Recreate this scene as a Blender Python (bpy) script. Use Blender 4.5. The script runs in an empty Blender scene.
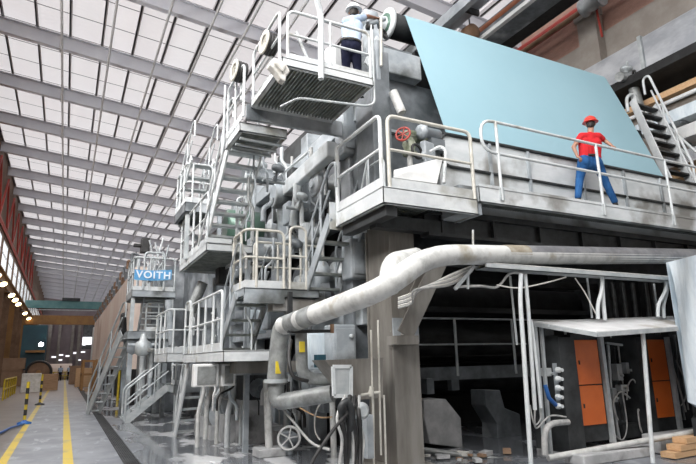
import bpy, math, random
from mathutils import Vector as V, Matrix
random.seed(7)
sc = bpy.context.scene
COL = sc.collection
# ------------------------------------------------------------------ camera
FPX = 544.7
yaw, pitch, roll = [math.radians(a) for a in (27.135, 13.19, -1.268)]
CF = V((math.sin(yaw)*math.cos(pitch), math.cos(yaw)*math.cos(pitch), math.sin(pitch)))
CR = V((math.cos(yaw), -math.sin(yaw), 0)); CU = CR.cross(CF)
CR, CU = math.cos(roll)*CR+math.sin(roll)*CU, -math.sin(roll)*CR+math.cos(roll)*CU
CP = V((0, 0, 1.7))
cam = bpy.data.cameras.new('camera'); cam.lens = FPX/696*36; cam.sensor_width = 36; cam.clip_end = 400
co = bpy.data.objects.new('camera', cam); COL.objects.link(co)
co.matrix_world = Matrix(((CR.x, CU.x, -CF.x, 0), (CR.y, CU.y, -CF.y, 0), (CR.z, CU.z, -CF.z, 1.7), (0, 0, 0, 1)))
sc.camera = co
def at(px, py, X=None, Y=None, Z=None):
    "a point of the hall seen at a pixel of the survey photograph, on a known plane"
    d = CF+CR*((px-348)/FPX)-CU*((py-232)/FPX)
    t = X/d.x if X is not None else (Y/d.y if Y is not None else (Z-1.7)/d.z)
    return CP+d*t
# ------------------------------------------------------------------ materials
def nd(nt, t, **k):
    n = nt.nodes.new(t)
    for a, b in k.items(): setattr(n, a, b)
    return n
def mat(name, c, c2=None, scale=3.0, rough=.55, metal=0.0, bump=.0, lo=.4, hi=.62, stretch=None, detail=6, emit=None, es=1, c3=None, s3=.7, spec=.5):
    m = bpy.data.materials.new(name); m.use_nodes = True; nt = m.node_tree; b = nt.nodes['Principled BSDF']
    b.inputs['Roughness'].default_value = rough; b.inputs['Metallic'].default_value = metal
    b.inputs['Base Color'].default_value = (*c, 1)
    b.inputs['Specular IOR Level'].default_value = spec
    if emit: b.inputs['Emission Color'].default_value = (*emit, 1); b.inputs['Emission Strength'].default_value = es
    if c2:
        tc = nd(nt, 'ShaderNodeTexCoord'); mp = nd(nt, 'ShaderNodeMapping'); nt.links.new(tc.outputs['Object'], mp.inputs[0])
        if stretch: mp.inputs['Scale'].default_value = stretch
        no = nd(nt, 'ShaderNodeTexNoise'); no.inputs['Scale'].default_value = scale; no.inputs['Detail'].default_value = detail; no.inputs['Roughness'].default_value = .62
        nt.links.new(mp.outputs[0], no.inputs['Vector'])
        r = nd(nt, 'ShaderNodeValToRGB'); r.color_ramp.elements[0].position = lo; r.color_ramp.elements[1].position = hi
        r.color_ramp.elements[0].color = (*c, 1); r.color_ramp.elements[1].color = (*c2, 1)
        nt.links.new(no.outputs[0], r.inputs[0]); out = r.outputs[0]
        if c3:
            n2 = nd(nt, 'ShaderNodeTexNoise'); n2.inputs['Scale'].default_value = scale*.45; n2.inputs['Detail'].default_value = 8
            nt.links.new(tc.outputs['Object'], n2.inputs['Vector'])
            r2 = nd(nt, 'ShaderNodeValToRGB'); r2.color_ramp.elements[0].position = s3-.12; r2.color_ramp.elements[1].position = s3
            nt.links.new(n2.outputs[0], r2.inputs[0])
            mx = nd(nt, 'ShaderNodeMix', data_type='RGBA'); nt.links.new(r2.outputs[0], mx.inputs['Factor']); nt.links.new(out, mx.inputs['A']); mx.inputs['B'].default_value = (*c3, 1)
            out = mx.outputs['Result']
        nt.links.new(out, b.inputs['Base Color'])
        if bump:
            bp = nd(nt, 'ShaderNodeBump'); bp.inputs['Strength'].default_value = bump; bp.inputs['Distance'].default_value = .02
            nt.links.new(no.outputs[0], bp.inputs['Height']); nt.links.new(bp.outputs[0], b.inputs['Normal'])
    return m
M = {}
M['rail'] = mat('rail paint', (.56, .60, .62), (.66, .69, .70), 5, .42, c3=(.40, .40, .37), s3=.72)
M['railwarm'] = mat('old cream rail paint', (.50, .49, .44), (.62, .61, .56), 6, .45)
M['galv'] = mat('galvanised steel', (.40, .44, .46), (.54, .57, .58), 4, .45, .25, .1)
M['deckw'] = mat('pale grey platform paint', (.52, .55, .57), (.64, .67, .68), 3, .5, c3=(.32, .32, .29), s3=.66)
M['grate'] = mat('dirty grating steel', (.17, .19, .18), (.30, .32, .31), 5, .6)
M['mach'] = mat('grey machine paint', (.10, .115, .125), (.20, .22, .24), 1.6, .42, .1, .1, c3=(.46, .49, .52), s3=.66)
M['machl'] = mat('pale machine paint', (.30, .335, .365), (.46, .50, .53), 1.8, .42, 0, .1, c3=(.10, .11, .11), s3=.62)
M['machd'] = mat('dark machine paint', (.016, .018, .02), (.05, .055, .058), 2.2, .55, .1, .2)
M['black'] = mat('black for unlit gaps', (.005, .005, .006), (.016, .017, .018), 3, .7)  # near-black colour standing in for shade in gaps and undersides
M['pit'] = mat('steel darkened for pit shade', (.010, .011, .012), (.045, .048, .05), 2.5, .55, .2, .2, stretch=(.4, 1, 1.4))  # steel darkened in its colour for the shade of the pit
M['chrome'] = mat('worn roll surface', (.16, .17, .18), (.26, .27, .29), 3, .3, .7, stretch=(.3, 1, 1))
M['colm'] = mat('worn column paint', (.15, .14, .125), (.26, .25, .23), 1.2, .5, .1, .12, stretch=(2, 2, .35), c3=(.36, .37, .37), s3=.7)
M['beamw'] = mat('scuffed pale beam paint', (.54, .58, .60), (.66, .69, .71), 2.2, .5, 0, .08, c3=(.26, .26, .25), s3=.645, stretch=(.6, 1, 1.6))
M['pipew'] = mat('dusty white pipe', (.60, .61, .60), (.38, .39, .385), 5, .6, 0, .25, lo=.45, hi=.7, c3=(.34, .31, .25), s3=.70)
M['pipeg'] = mat('grey steel pipe', (.19, .20, .20), (.33, .35, .35), 4, .45, .2, .1, c3=(.42, .44, .45), s3=.68)
M['conc'] = mat('stained concrete', (.36, .37, .38), (.54, .55, .56), 2.5, .8, 0, .4, c3=(.12, .12, .12), s3=.68)
M['concw'] = mat('pale concrete band', (.30, .27, .24), (.37, .34, .31), 1.4, .85, 0, .2)
M['sheet'] = mat('pale blue paper', (.285, .465, .54), (.30, .48, .555), .5, .7)
M['orange'] = mat('orange enamel', (.62, .13, .022), (.70, .165, .03), 2, .4)
M['red'] = mat('red paint', (.42, .045, .03), (.34, .05, .04), 4, .45)
M['orpipe'] = mat('rusty orange pipe', (.42, .15, .07), (.30, .11, .06), 2, .6)
M['brownsteel'] = mat('brown primer steel', (.16, .09, .05), (.25, .15, .09), 1.5, .6)
M['ochre'] = mat('ochre painted steel', (.36, .19, .06), (.28, .14, .05), 1.5, .6)
M['yellow'] = mat('yellow safety paint', (.62, .46, .03), (.45, .33, .03), 6, .5)
M['green'] = mat('dark green tank paint', (.07, .14, .105), (.13, .21, .17), 2, .3, .2, stretch=(1, 1, .4))
M['hood'] = mat('cream hood panel', (.74, .58, .50), (.84, .73, .65), .25, .6, stretch=(1, 1, .5), c3=(.48, .30, .22), s3=.66)
M['teal'] = mat('teal paint', (.10, .25, .26), (.16, .32, .32), 1, .6)
M['blue'] = mat('blue tank paint', (.012, .06, .09), (.02, .09, .12), .6, .5)
M['bluep'] = mat('blue plastic', (.02, .10, .35), (.03, .14, .42), 3, .4)
M['wood'] = mat('plywood', (.34, .21, .12), (.44, .29, .18), 4, .75, stretch=(1, 1, 6))
M['woodl'] = mat('new timber', (.58, .36, .19), (.66, .44, .26), 5, .7, stretch=(.5, 4, 4))
M['card'] = mat('brown cardboard', (.30, .19, .12), (.36, .24, .16), 2, .8)
M['white'] = mat('white enamel', (.74, .75, .75), (.64, .66, .66), 4, .45)
M['film'] = mat('plastic film', (.60, .69, .76), (.74, .82, .87), 2.2, .22, 0, .8, stretch=(2.5, 2.5, .7))
M['foil'] = mat('crinkled foil duct', (.42, .44, .48), (.66, .68, .71), 1.4, .3, .3, .9, stretch=(1, .5, 1))
M['rubber'] = mat('black rubber', (.012, .012, .013), (.03, .03, .03), 6, .5)
M['greyhose'] = mat('grey hose', (.34, .35, .35), (.5, .5, .49), 8, .5)
M['cloth'] = mat('dirty white cloth', (.62, .61, .57), (.76, .75, .72), 6, .9, 0, .4)
M['skin1'] = mat('brown skin', (.19, .09, .055), (.23, .115, .07), 8, .5)
M['skin2'] = mat('tan skin', (.36, .19, .13), (.41, .22, .15), 8, .5)
M['hair'] = mat('black hair', (.012, .010, .009), (.03, .025, .02), 12, .6)
M['shirtw'] = mat('pale blue white shirt', (.36, .45, .58), (.44, .52, .64), 5, .9, 0, .25, spec=.1)
M['navy'] = mat('navy trousers', (.008, .009, .022), (.016, .018, .034), 6, .9, 0, .25, spec=.06)
M['shirtr'] = mat('red shirt', (.56, .028, .036), (.46, .024, .03), 5, .9, 0, .3, spec=.1)
M['denim'] = mat('blue denim', (.022, .085, .235), (.035, .12, .30), 7, .9, 0, .3, spec=.1)
M['helw'] = mat('white helmet shell', (.66, .67, .67), None, rough=.4)
M['helr'] = mat('red helmet shell', (.60, .045, .03), None, rough=.3)
M['leather'] = mat('black leather', (.015, .013, .012), (.03, .028, .025), 6, .5)
M['glass'] = mat('frosted window pane', (.8, .85, .9), None, rough=.4, emit=(.95, .97, 1), es=1.6)
M['warmlamp'] = mat('warm lamp lens', (1, .85, .6), None, emit=(1, .72, .36), es=14)
M['coollamp'] = mat('cool lamp lens', (1, 1, 1), None, emit=(.9, .97, 1), es=40)
M['banner'] = mat('blue banner cloth', (.10, .33, .62), (.16, .42, .70), 3, .8)
M['letter'] = mat('white banner lettering', (.75, .82, .88), None, rough=.8)
M['yband'] = mat('yellow marking tape', (.75, .58, .03), (.62, .48, .05), 8, .6)
M['roofsteel'] = mat('grey roof steel', (.60, .61, .66), (.65, .66, .70), 1, .6)
M['purlin'] = mat('dull purlin steel', (.50, .49, .50), (.56, .54, .55), 1, .7)
M['greenish'] = mat('mossy valve paint', (.17, .20, .13), (.40, .42, .34), 9, .6)
M['shaded'] = mat('bare grey pipe darkened for walkway shade', (.17, .175, .19), (.27, .275, .29), 3, .45, .2, .1)  # bare steel grey, darkened to carry the walkway's shade
M['canopy'] = mat('white sheet roofing', (.62, .63, .64), (.74, .75, .76), 3, .5, c3=(.40, .38, .35), s3=.68)

# brick for the right wall
def brick():
    m = bpy.data.materials.new('red brick'); m.use_nodes = True; nt = m.node_tree; b = nt.nodes['Principled BSDF']
    tc = nd(nt, 'ShaderNodeTexCoord'); sep = nd(nt, 'ShaderNodeSeparateXYZ'); cmb = nd(nt, 'ShaderNodeCombineXYZ')
    nt.links.new(tc.outputs['Object'], sep.inputs[0]); nt.links.new(sep.outputs[1], cmb.inputs[0]); nt.links.new(sep.outputs[2], cmb.inputs[1])
    t = nd(nt, 'ShaderNodeTexBrick'); t.inputs['Scale'].default_value = 4; t.inputs['Color1'].default_value = (.42, .25, .20, 1)
    t.inputs['Color2'].default_value = (.48, .29, .235, 1); t.inputs['Mortar'].default_value = (.34, .25, .21, 1); t.inputs['Mortar Size'].default_value = .012
    nt.links.new(cmb.outputs[0], t.inputs['Vector']); nt.links.new(t.outputs[0], b.inputs['Base Color']); b.inputs['Roughness'].default_value = .9
    return m
M['brick'] = brick()

# roof cladding: translucent white sheeting with ribs, joints along the hall width
def roofmat():
    m = bpy.data.materials.new('white translucent roof sheeting'); m.use_nodes = True; nt = m.node_tree
    b = nt.nodes['Principled BSDF']; out = nt.nodes['Material Output']
    tc = nd(nt, 'ShaderNodeTexCoord'); sep = nd(nt, 'ShaderNodeSeparateXYZ'); nt.links.new(tc.outputs['Object'], sep.inputs[0])
    def mth(op, a, bb=None):
        n = nd(nt, 'ShaderNodeMath', operation=op)
        for i, v in enumerate((a, bb)):
            if v is None: continue
            if isinstance(v, (int, float)): n.inputs[i].default_value = v
            else: nt.links.new(v, n.inputs[i])
        return n.outputs[0]
    fy = mth('FRACT', mth('DIVIDE', sep.outputs[1], 1.933)); line = mth('LESS_THAN', fy, .035)
    rib = mth('SINE', mth('MULTIPLY', sep.outputs[1], 26))
    ns = nd(nt, 'ShaderNodeTexNoise'); ns.inputs['Scale'].default_value = .25; nt.links.new(tc.outputs['Object'], ns.inputs['Vector'])
    rp = nd(nt, 'ShaderNodeValToRGB'); rp.color_ramp.elements[0].color = (.78, .715, .70, 1); rp.color_ramp.elements[1].color = (.86, .835, .82, 1)
    nt.links.new(ns.outputs[0], rp.inputs[0])
    mx = nd(nt, 'ShaderNodeMix', data_type='RGBA'); nt.links.new(line, mx.inputs['Factor']); nt.links.new(rp.outputs[0], mx.inputs['A']); mx.inputs['B'].default_value = (.16, .15, .15, 1)
    nt.links.new(mx.outputs['Result'], b.inputs['Base Color']); b.inputs['Roughness'].default_value = .6
    bp = nd(nt, 'ShaderNodeBump'); bp.inputs['Strength'].default_value = .25; bp.inputs['Distance'].default_value = .03; nt.links.new(rib, bp.inputs['Height']); nt.links.new(bp.outputs[0], b.inputs['Normal'])
    tr = nd(nt, 'ShaderNodeBsdfTranslucent'); nt.links.new(mx.outputs['Result'], tr.inputs[0])
    ms = nd(nt, 'ShaderNodeMixShader'); ms.inputs[0].default_value = ROOF_T
    nt.links.new(b.outputs[0], ms.inputs[1]); nt.links.new(tr.outputs[0], ms.inputs[2]); nt.links.new(ms.outputs[0], out.inputs[0])
    return m
ROOF_T = .45
M['roof'] = roofmat()

# floor: worn concrete, two yellow aisle lines, wet patches beyond the drain
def floormat():
    m = bpy.data.materials.new('worn wet concrete floor'); m.use_nodes = True; nt = m.node_tree; b = nt.nodes['Principled BSDF']
    L = nt.links.new
    tc = nd(nt, 'ShaderNodeTexCoord'); sep = nd(nt, 'ShaderNodeSeparateXYZ'); L(tc.outputs['Object'], sep.inputs[0])
    X, Y = sep.outputs[0], sep.outputs[1]
    def mth(op, a, bb=None, clamp=False):
        n = nd(nt, 'ShaderNodeMath', operation=op); n.use_clamp = clamp
        for i, v in enumerate((a, bb)):
            if v is None: continue
            if isinstance(v, (int, float)): n.inputs[i].default_value = v
            else: L(v, n.inputs[i])
        return n.outputs[0]
    def noise(s, d=6, st=None, r=.6):
        n = nd(nt, 'ShaderNodeTexNoise'); n.inputs['Scale'].default_value = s; n.inputs['Detail'].default_value = d; n.inputs['Roughness'].default_value = r
        if st:
            mp = nd(nt, 'ShaderNodeMapping'); mp.inputs['Scale'].default_value = st; L(tc.outputs['Object'], mp.inputs[0]); L(mp.outputs[0], n.inputs['Vector'])
        else: L(tc.outputs['Object'], n.inputs['Vector'])
        return n.outputs[0]
    def mix(f, a, c):
        n = nd(nt, 'ShaderNodeMix', data_type='RGBA')
        if isinstance(f, (int, float)): n.inputs['Factor'].default_value = f
        else: L(f, n.inputs['Factor'])
        for k, v in (('A', a), ('B', c)):
            if isinstance(v, tuple): n.inputs[k].default_value = (*v, 1)
            else: L(v, n.inputs[k])
        return n.outputs['Result']
    def step(v, a, c):  # smooth step
        n = nd(nt, 'ShaderNodeMapRange'); n.interpolation_type = 'SMOOTHSTEP'; L(v, n.inputs[0]); n.inputs[1].default_value = a; n.inputs[2].default_value = c
        return n.outputs[0]
    n1 = noise(1.1, 8); n2 = noise(.55, 6, (1, .35, 1)); n3 = noise(3.5, 6, (1, .25, 1))
    base = mix(step(n1, .38, .64), (.15, .163, .185), (.235, .252, .28))
    base = mix(mth('MULTIPLY', step(n3, .56, .66), .55), base, (.42, .45, .48))
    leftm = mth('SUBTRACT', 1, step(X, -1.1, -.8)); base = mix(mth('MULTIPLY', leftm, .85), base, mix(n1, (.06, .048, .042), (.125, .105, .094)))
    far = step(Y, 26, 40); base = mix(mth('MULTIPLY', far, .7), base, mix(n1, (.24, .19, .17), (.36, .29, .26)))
    wet = mth('MULTIPLY', step(X, 1.2, 1.5), step(n2, .40, .52))
    base = mix(mth('MULTIPLY', wet, .55), base, (.10, .107, .115))
    splash_glare = mth('MULTIPLY', mth('MULTIPLY', step(noise(1.6, 5, (1, .45, 1), .5), .50, .57), step(X, 1.7, 2.4)), mth('SUBTRACT', 1, step(X, 4.6, 5.4)))  # white splashes that also paint the bright spots of light on the floor
    base = mix(mth('MULTIPLY', splash_glare, .85), base, (.72, .74, .76))
    for cx, w in ((.21, .085), (-.86, .075)):
        d = mth('ABSOLUTE', mth('SUBTRACT', X, cx)); ln = mth('MULTIPLY', mth('LESS_THAN', d, w), mth('ADD', .25, mth('MULTIPLY', step(n1, .3, .5), .75)))
        base = mix(ln, base, (.55, .40, .03))
    L(base, b.inputs['Base Color'])
    ro = nd(nt, 'ShaderNodeMapRange'); L(wet, ro.inputs[0]); ro.inputs[3].default_value = .42; ro.inputs[4].default_value = .06; L(ro.outputs[0], b.inputs['Roughness'])
    bp = nd(nt, 'ShaderNodeBump'); bp.inputs['Strength'].default_value = .12; bp.inputs['Distance'].default_value = .02; L(n3, bp.inputs['Height']); L(bp.outputs[0], b.inputs['Normal'])
    return m
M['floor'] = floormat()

# ------------------------------------------------------------------ mesh helpers
class MB:
    def __init__(s): s.v = []; s.f = []; s.sm = []
    def add(s, vs, fs, smooth=False):
        o = len(s.v); s.v += [V(p) for p in vs]; s.f += [tuple(i+o for i in f) for f in fs]; s.sm += [smooth]*len(fs); return s
    def bx(s, x0, x1, y0, y1, z0, z1):
        return s.add([(x0,y0,z0),(x1,y0,z0),(x1,y1,z0),(x0,y1,z0),(x0,y0,z1),(x1,y0,z1),(x1,y1,z1),(x0,y1,z1)],
                     [(0,3,2,1),(4,5,6,7),(0,1,5,4),(1,2,6,5),(2,3,7,6),(3,0,4,7)])
    def box(s, c, sz, rz=0):
        c = V(c); cs, sn = math.cos(rz), math.sin(rz); vs = []
        for z in (-.5, .5):
            for x, y in ((-.5,-.5),(.5,-.5),(.5,.5),(-.5,.5)):
                a, b = x*sz[0], y*sz[1]; vs.append((c.x+a*cs-b*sn, c.y+a*sn+b*cs, c.z+z*sz[2]))
        return s.add(vs, [(0,3,2,1),(4,5,6,7),(0,1,5,4),(1,2,6,5),(2,3,7,6),(3,0,4,7)])
    def bar(s, p, q, w, h, up=(0,0,1)):
        p, q = V(p), V(q); d = (q-p).normalized(); up = V(up)
        a = d.cross(up)
        if a.length < 1e-3: a = d.cross(V((1,0,0)))
        a.normalize(); b = a.cross(d); a = a*(w/2); b = b*(h/2)
        vs = [p-a-b, p+a-b, p+a+b, p-a+b, q-a-b, q+a-b, q+a+b, q-a+b]
        return s.add(vs, [(0,1,2,3),(7,6,5,4),(0,4,5,1),(1,5,6,2),(2,6,7,3),(3,7,4,0)])
    def prism(s, poly, ext):
        n = len(poly); e = V(ext); a = [V(p) for p in poly]; b = [p+e for p in a]
        return s.add(a+b, [tuple(range(n-1,-1,-1)), tuple(range(n,2*n))]+[(i,(i+1)%n,n+(i+1)%n,n+i) for i in range(n)])
    def tube(s, path, r, n=8, fil=0, caps=True):
        P = [V(p) for p in path]
        if fil:
            Q = [P[0]]
            for i in range(1, len(P)-1):
                a, b, c = P[i-1], P[i], P[i+1]; u = (a-b); w = (c-b); t = min(fil, u.length*.49, w.length*.49)
                p0 = b+u.normalized()*t; p1 = b+w.normalized()*t
                for k in range(6):
                    tt = k/5; Q.append(p0*(1-tt)**2+b*2*tt*(1-tt)+p1*tt*tt)
            Q.append(P[-1]); P = Q
        rings = []; pa = None
        for i, p in enumerate(P):
            d = (P[min(i+1, len(P)-1)]-P[max(i-1, 0)])
            if d.length < 1e-9: d = V((0,0,1))
            d.normalize()
            if pa is None:
                pa = d.cross(V((0,0,1)))
                if pa.length < .05: pa = d.cross(V((1,0,0)))
            pa = pa-d*pa.dot(d)
            if pa.length < 1e-6: pa = d.orthogonal()
            pa.normalize(); pb = d.cross(pa)
            rr = r[i] if isinstance(r, (list, tuple)) else r
            rings.append([p+pa*(rr*math.cos(2*math.pi*k/n))+pb*(rr*math.sin(2*math.pi*k/n)) for k in range(n)])
        vs = [v for g in rings for v in g]; fs = []
        for i in range(len(rings)-1):
            for k in range(n): fs.append((i*n+k, i*n+(k+1)%n, (i+1)*n+(k+1)%n, (i+1)*n+k))
        s.add(vs, fs, True)
        if caps: s.add(rings[0], [tuple(range(n-1,-1,-1))]); s.add(rings[-1], [tuple(range(n))])
        return s
    def lathe(s, o, ax, prof, n=20, smooth=True):
        o = V(o); ax = V(ax).normalized(); a = ax.orthogonal().normalized(); b = ax.cross(a); vs = []; fs = []
        for (t, r) in prof:
            for k in range(n):
                th = 2*math.pi*k/n; vs.append(o+ax*t+a*(r*math.cos(th))+b*(r*math.sin(th)))
        for i in range(len(prof)-1):
            for k in range(n): fs.append((i*n+k, i*n+(k+1)%n, (i+1)*n+(k+1)%n, (i+1)*n+k))
        flat = []
        s.add(vs, fs, smooth)
        m = len(prof)-1
        if prof[0][1] > 1e-4: s.add(vs[:n], [tuple(range(n-1,-1,-1))])
        if prof[m][1] > 1e-4: s.add(vs[m*n:], [tuple(range(n))])
        return s
    def cyl(s, p, q, r, n=16):
        p, q = V(p), V(q); return s.lathe(p, q-p, [(0, r), ((q-p).length, r)], n)
    def torus(s, c, ax, R, r, n=20, m=8):
        c = V(c); ax = V(ax).normalized(); a = ax.orthogonal().normalized(); b = ax.cross(a); vs = []; fs = []
        for i in range(n):
            th = 2*math.pi*i/n; d = a*math.cos(th)+b*math.sin(th)
            for k in range(m):
                ph = 2*math.pi*k/m; vs.append(c+d*(R+r*math.cos(ph))+ax*(r*math.sin(ph)))
        for i in range(n):
            for k in range(m): fs.append((i*m+k, ((i+1)%n)*m+k, ((i+1)%n)*m+(k+1)%m, i*m+(k+1)%m))
        return s.add(vs, fs, True)
    def ball(s, c, r, n=14, sc_=(1,1,1)):
        c = V(c); vs = []; fs = []; h = n//2
        for i in range(h+1):
            ph = math.pi*i/h
            for k in range(n):
                th = 2*math.pi*k/n
                vs.append(c+V((r*sc_[0]*math.sin(ph)*math.cos(th), r*sc_[1]*math.sin(ph)*math.sin(th), r*sc_[2]*math.cos(ph))))
        for i in range(h):
            for k in range(n): fs.append((i*n+k, (i+1)*n+k, (i+1)*n+(k+1)%n, i*n+(k+1)%n))
        return s.add(vs, fs, True)
    def cap(s, p, q, r1, r2, n=12):
        p, q = V(p), V(q); d = q-p; L_ = d.length
        pr = [(-r1*math.cos(a), max(r1*math.sin(a), 1e-4)) for a in [i*math.pi/10 for i in range(0, 6)]]
        pr += [(L_+r2*math.sin(a), max(r2*math.cos(a), 1e-4)) for a in [i*math.pi/10 for i in range(0, 6)]]
        return s.lathe(p, d, pr, n)
    def mesh(s, name, off):
        me = bpy.data.meshes.new(name); me.from_pydata([tuple(p-off) for p in s.v], [], s.f)
        me.polygons.foreach_set('use_smooth', s.sm); me.update(); return me
    def build(s, name, m, parent=None, bevel=0):
        if parent is None:
            xs = [p.x for p in s.v]; ys = [p.y for p in s.v]; zs = [p.z for p in s.v]
            off = V(((min(xs)+max(xs))/2, (min(ys)+max(ys))/2, min(zs)))
        else: off = wloc(parent)
        me = s.mesh(name, off); me.materials.append(M[m] if isinstance(m, str) else m)
        o = bpy.data.objects.new(name, me); COL.objects.link(o)
        if parent is None: o.location = off
        else: o.parent = parent
        if bevel:
            b = o.modifiers.new('bevel', 'BEVEL'); b.width = bevel; b.segments = 2; b.limit_method = 'ANGLE'
        return o
def wloc(o):
    l = V(o.location)
    while o.parent: o = o.parent; l += V(o.location)
    return l
def tag(o, label=None, cat=None, group=None, kind=None):
    if label: o['label'] = label
    if cat: o['category'] = cat
    if group: o['group'] = group
    if kind: o['kind'] = kind
    return o
def thing(name, loc, label, cat, group=None):
    o = bpy.data.objects.new(name, None); o.location = loc; o.empty_display_size = .2; COL.objects.link(o); return tag(o, label, cat, group)
def struct(name, mb, m): return tag(mb.build(name, m), kind='structure')
def copy_thing(root, loc, label=None):
    r = root.copy(); COL.objects.link(r); r.location = loc
    if label: r['label'] = label
    for ch in root.children:
        c = ch.copy(); COL.objects.link(c); c.parent = r
        for g in ch.children:
            d = g.copy(); COL.objects.link(d); d.parent = c
    return r
ORD = 'first second third fourth fifth sixth seventh eighth ninth tenth eleventh twelfth thirteenth fourteenth fifteenth sixteenth seventeenth eighteenth nineteenth twentieth'.split()
ORD += ['twenty-'+o for o in ORD[:9]]+['thirtieth']+['thirty-'+o for o in ORD[:9]]

def rails(root, pts, h=1.1, r=.024, n_post=None, mid=True, toe=.14, m='rail', closed_ends=True, name='guard_rail', tm='deckw'):
    "guard rail along a floor line: top rail bent down at the ends, mid rail, posts, toe board"
    pts = [V(p) for p in pts]; up = V((0,0,h))
    top = MB(); path = [p+up for p in pts]
    if closed_ends: path = [pts[0]]+path+[pts[-1]]
    top.tube(path, r, 8, .14)
    o = top.build(name, m, root)
    if mid: MB().tube([p+up*.52 for p in pts], r*.8, 8, .05).build('mid_rail', m, o)
    tot = sum((pts[i+1]-pts[i]).length for i in range(len(pts)-1))
    if n_post is None: n_post = max(0, int(round(tot/1.15))-1)
    for k in range(1, n_post+1):
        t = tot*k/(n_post+1)
        for i in range(len(pts)-1):
            L_ = (pts[i+1]-pts[i]).length
            if t <= L_: b = pts[i].lerp(pts[i+1], t/L_); break
            t -= L_
        MB().tube([b, b+up], r*.95, 8).build('post', m, o)
    if toe:
        tb = MB()
        for i in range(len(pts)-1): tb.bar(pts[i]+V((0,0,toe/2)), pts[i+1]+V((0,0,toe/2)), .012, toe)
        tb.build('toe_board', tm, o)
    return o
def stairs(name, label, top, bot, side, width, n, m='rail', tm='galv', rail='both', group=None, rh=.95, rr=.022, depth=.2, sw=.2):
    "top/bot: points of one stringer line; side: unit vector across the flight"
    top, bot, side = V(top), V(bot), V(side).normalized()
    root = thing(name, (bot.x, bot.y, bot.z), label, 'stairs', group)
    w = side*width; run = V((bot.x-top.x, bot.y-top.y, 0)).normalized()
    for k in (0, 1):
        MB().bar(top+w*k, bot+w*k, .035, sw, run).build('stringer', m, root)
    for i in range(n):
        t = (i+.6)/n; c = top.lerp(bot, t)
        MB().bar(c+side*.02, c+w-side*.02, depth, .045, (0,0,1)).build('tread', tm, root)
    ks = {'both': (0, 1), 'near': (0,), 'far': (1,), 'none': ()}[rail]
    for k in ks:
        a, b = top+w*k, bot+w*k; u = V((0,0,rh))
        hr = MB().tube([b, b+u, a+u, a+u-run*.25, a+V((0,0,rh*.5))-run*.25], rr, 8, .12).build('handrail', m, root)
        MB().tube([b+u*.5, a+u*.5], rr*.8, 8).build('mid_rail', m, hr)
        for t in (.33, .66): c = a.lerp(b, t); MB().tube([c, c+u], rr*.9, 8).build('post', m, hr)
    return root
def platform(name, label, x0, x1, y0, y1, z, group=None, bars='Y', fas=.2, m='deckw', gm='grate'):
    root = thing(name, ((x0+x1)/2, (y0+y1)/2, z-fas), label, 'platform', group)
    g = MB(); g.bx(x0+.04, x1-.04, y0+.04, y1-.04, z-.04, z)
    if bars == 'Y':
        k = x0+.06
        while k < x1-.05: g.bx(k, k+.022, y0+.05, y1-.05, z-.10, z-.04); k += .062
    else:
        k = y0+.1
        while k < y1-.05: g.bx(x0+.05, x1-.05, k, k+.025, z-.10, z-.04); k += .08
    g.build('deck', gm, root)
    f = MB()
    for a in ((x0, x1, y0, y0+.012), (x0, x1, y1-.012, y1), (x0, x0+.012, y0, y1), (x1-.012, x1, y0, y1)): f.bx(*a, z-fas, z+.02)
    for zz in (z-fas, z-.005):
        f.bx(x0, x1, y0, y0+.07, zz, zz+.015); f.bx(x0, x0+.07, y0, y1, zz, zz+.015)
    f.build('fascia', m, root)
    return root

# ================================================================== THE SETTING
def roofz(x): return 16.7-.1*(x+1.4)
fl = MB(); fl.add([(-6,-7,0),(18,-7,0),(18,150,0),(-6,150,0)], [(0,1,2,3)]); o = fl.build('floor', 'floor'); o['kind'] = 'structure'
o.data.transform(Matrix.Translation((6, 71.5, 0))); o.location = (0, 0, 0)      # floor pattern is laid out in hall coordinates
cl = MB(); cl.add([(-6,-6,roofz(-6)+.98),(17.6,-6,roofz(17.6)+.98),(17.6,150,roofz(17.6)+.98),(-6,150,roofz(-6)+.98)], [(0,1,2,3)])
o = struct('ceiling', cl, 'roof')
# roof beams across the hall
yb = [4.2+5.8*k for k in range(25)]
for k, y in enumerate(yb):
    b = MB(); xs = (-6, 17.4)
    for (za, zb, w) in ((0, .03, .30), (.03, .72, .02), (.72, .75, .30)):
        vs = []
        for x in xs:
            z0 = roofz(x)
            vs += [(x, y-w/2, z0+za), (x, y+w/2, z0+za), (x, y+w/2, z0+zb), (x, y-w/2, z0+zb)]
        b.add(vs, [(0,1,2,3),(7,6,5,4),(0,4,5,1),(1,5,6,2),(2,6,7,3),(3,7,4,0)])
    r = tag(b.build('roof_beam', 'roofsteel'), 'grey steel roof beam across the hall, %s from the camera end' % ORD[k], 'beam', 'roof beams')
    MB().bx(-1.52, -1.40, y-.17, y+.17, 16.66, 17.5).build('splice_plate', 'purlin', r)
for k in range(16):
    x = -5.4+1.43*k; b = MB(); z = roofz(x)+.765
    b.bx(x-.035, x+.035, -5, 148, z, z+.2); b.bx(x-.035, x+.09, -5, 148, z, z+.02)
    tag(b.build('purlin', 'purlin'), 'roof purlin running the length of the hall, %s from the window wall' % ORD[k], 'purlin', 'roof purlins')
for k, (px, py) in enumerate(((62, 40), (113, 30), (166, 25), (214, 20), (300, 12), (262, 2))):
    p = at(px, py, Z=roofz(1+k)-.35)
    tag(MB().tube([(p.x, -4, p.z), (p.x, 148, p.z)], .055, 8).build('ceiling_conduit', 'white'),
        'thin pale conduit hung under the roof beams, %s from the left' % ORD[k], 'conduit', 'ceiling conduits')
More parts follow.
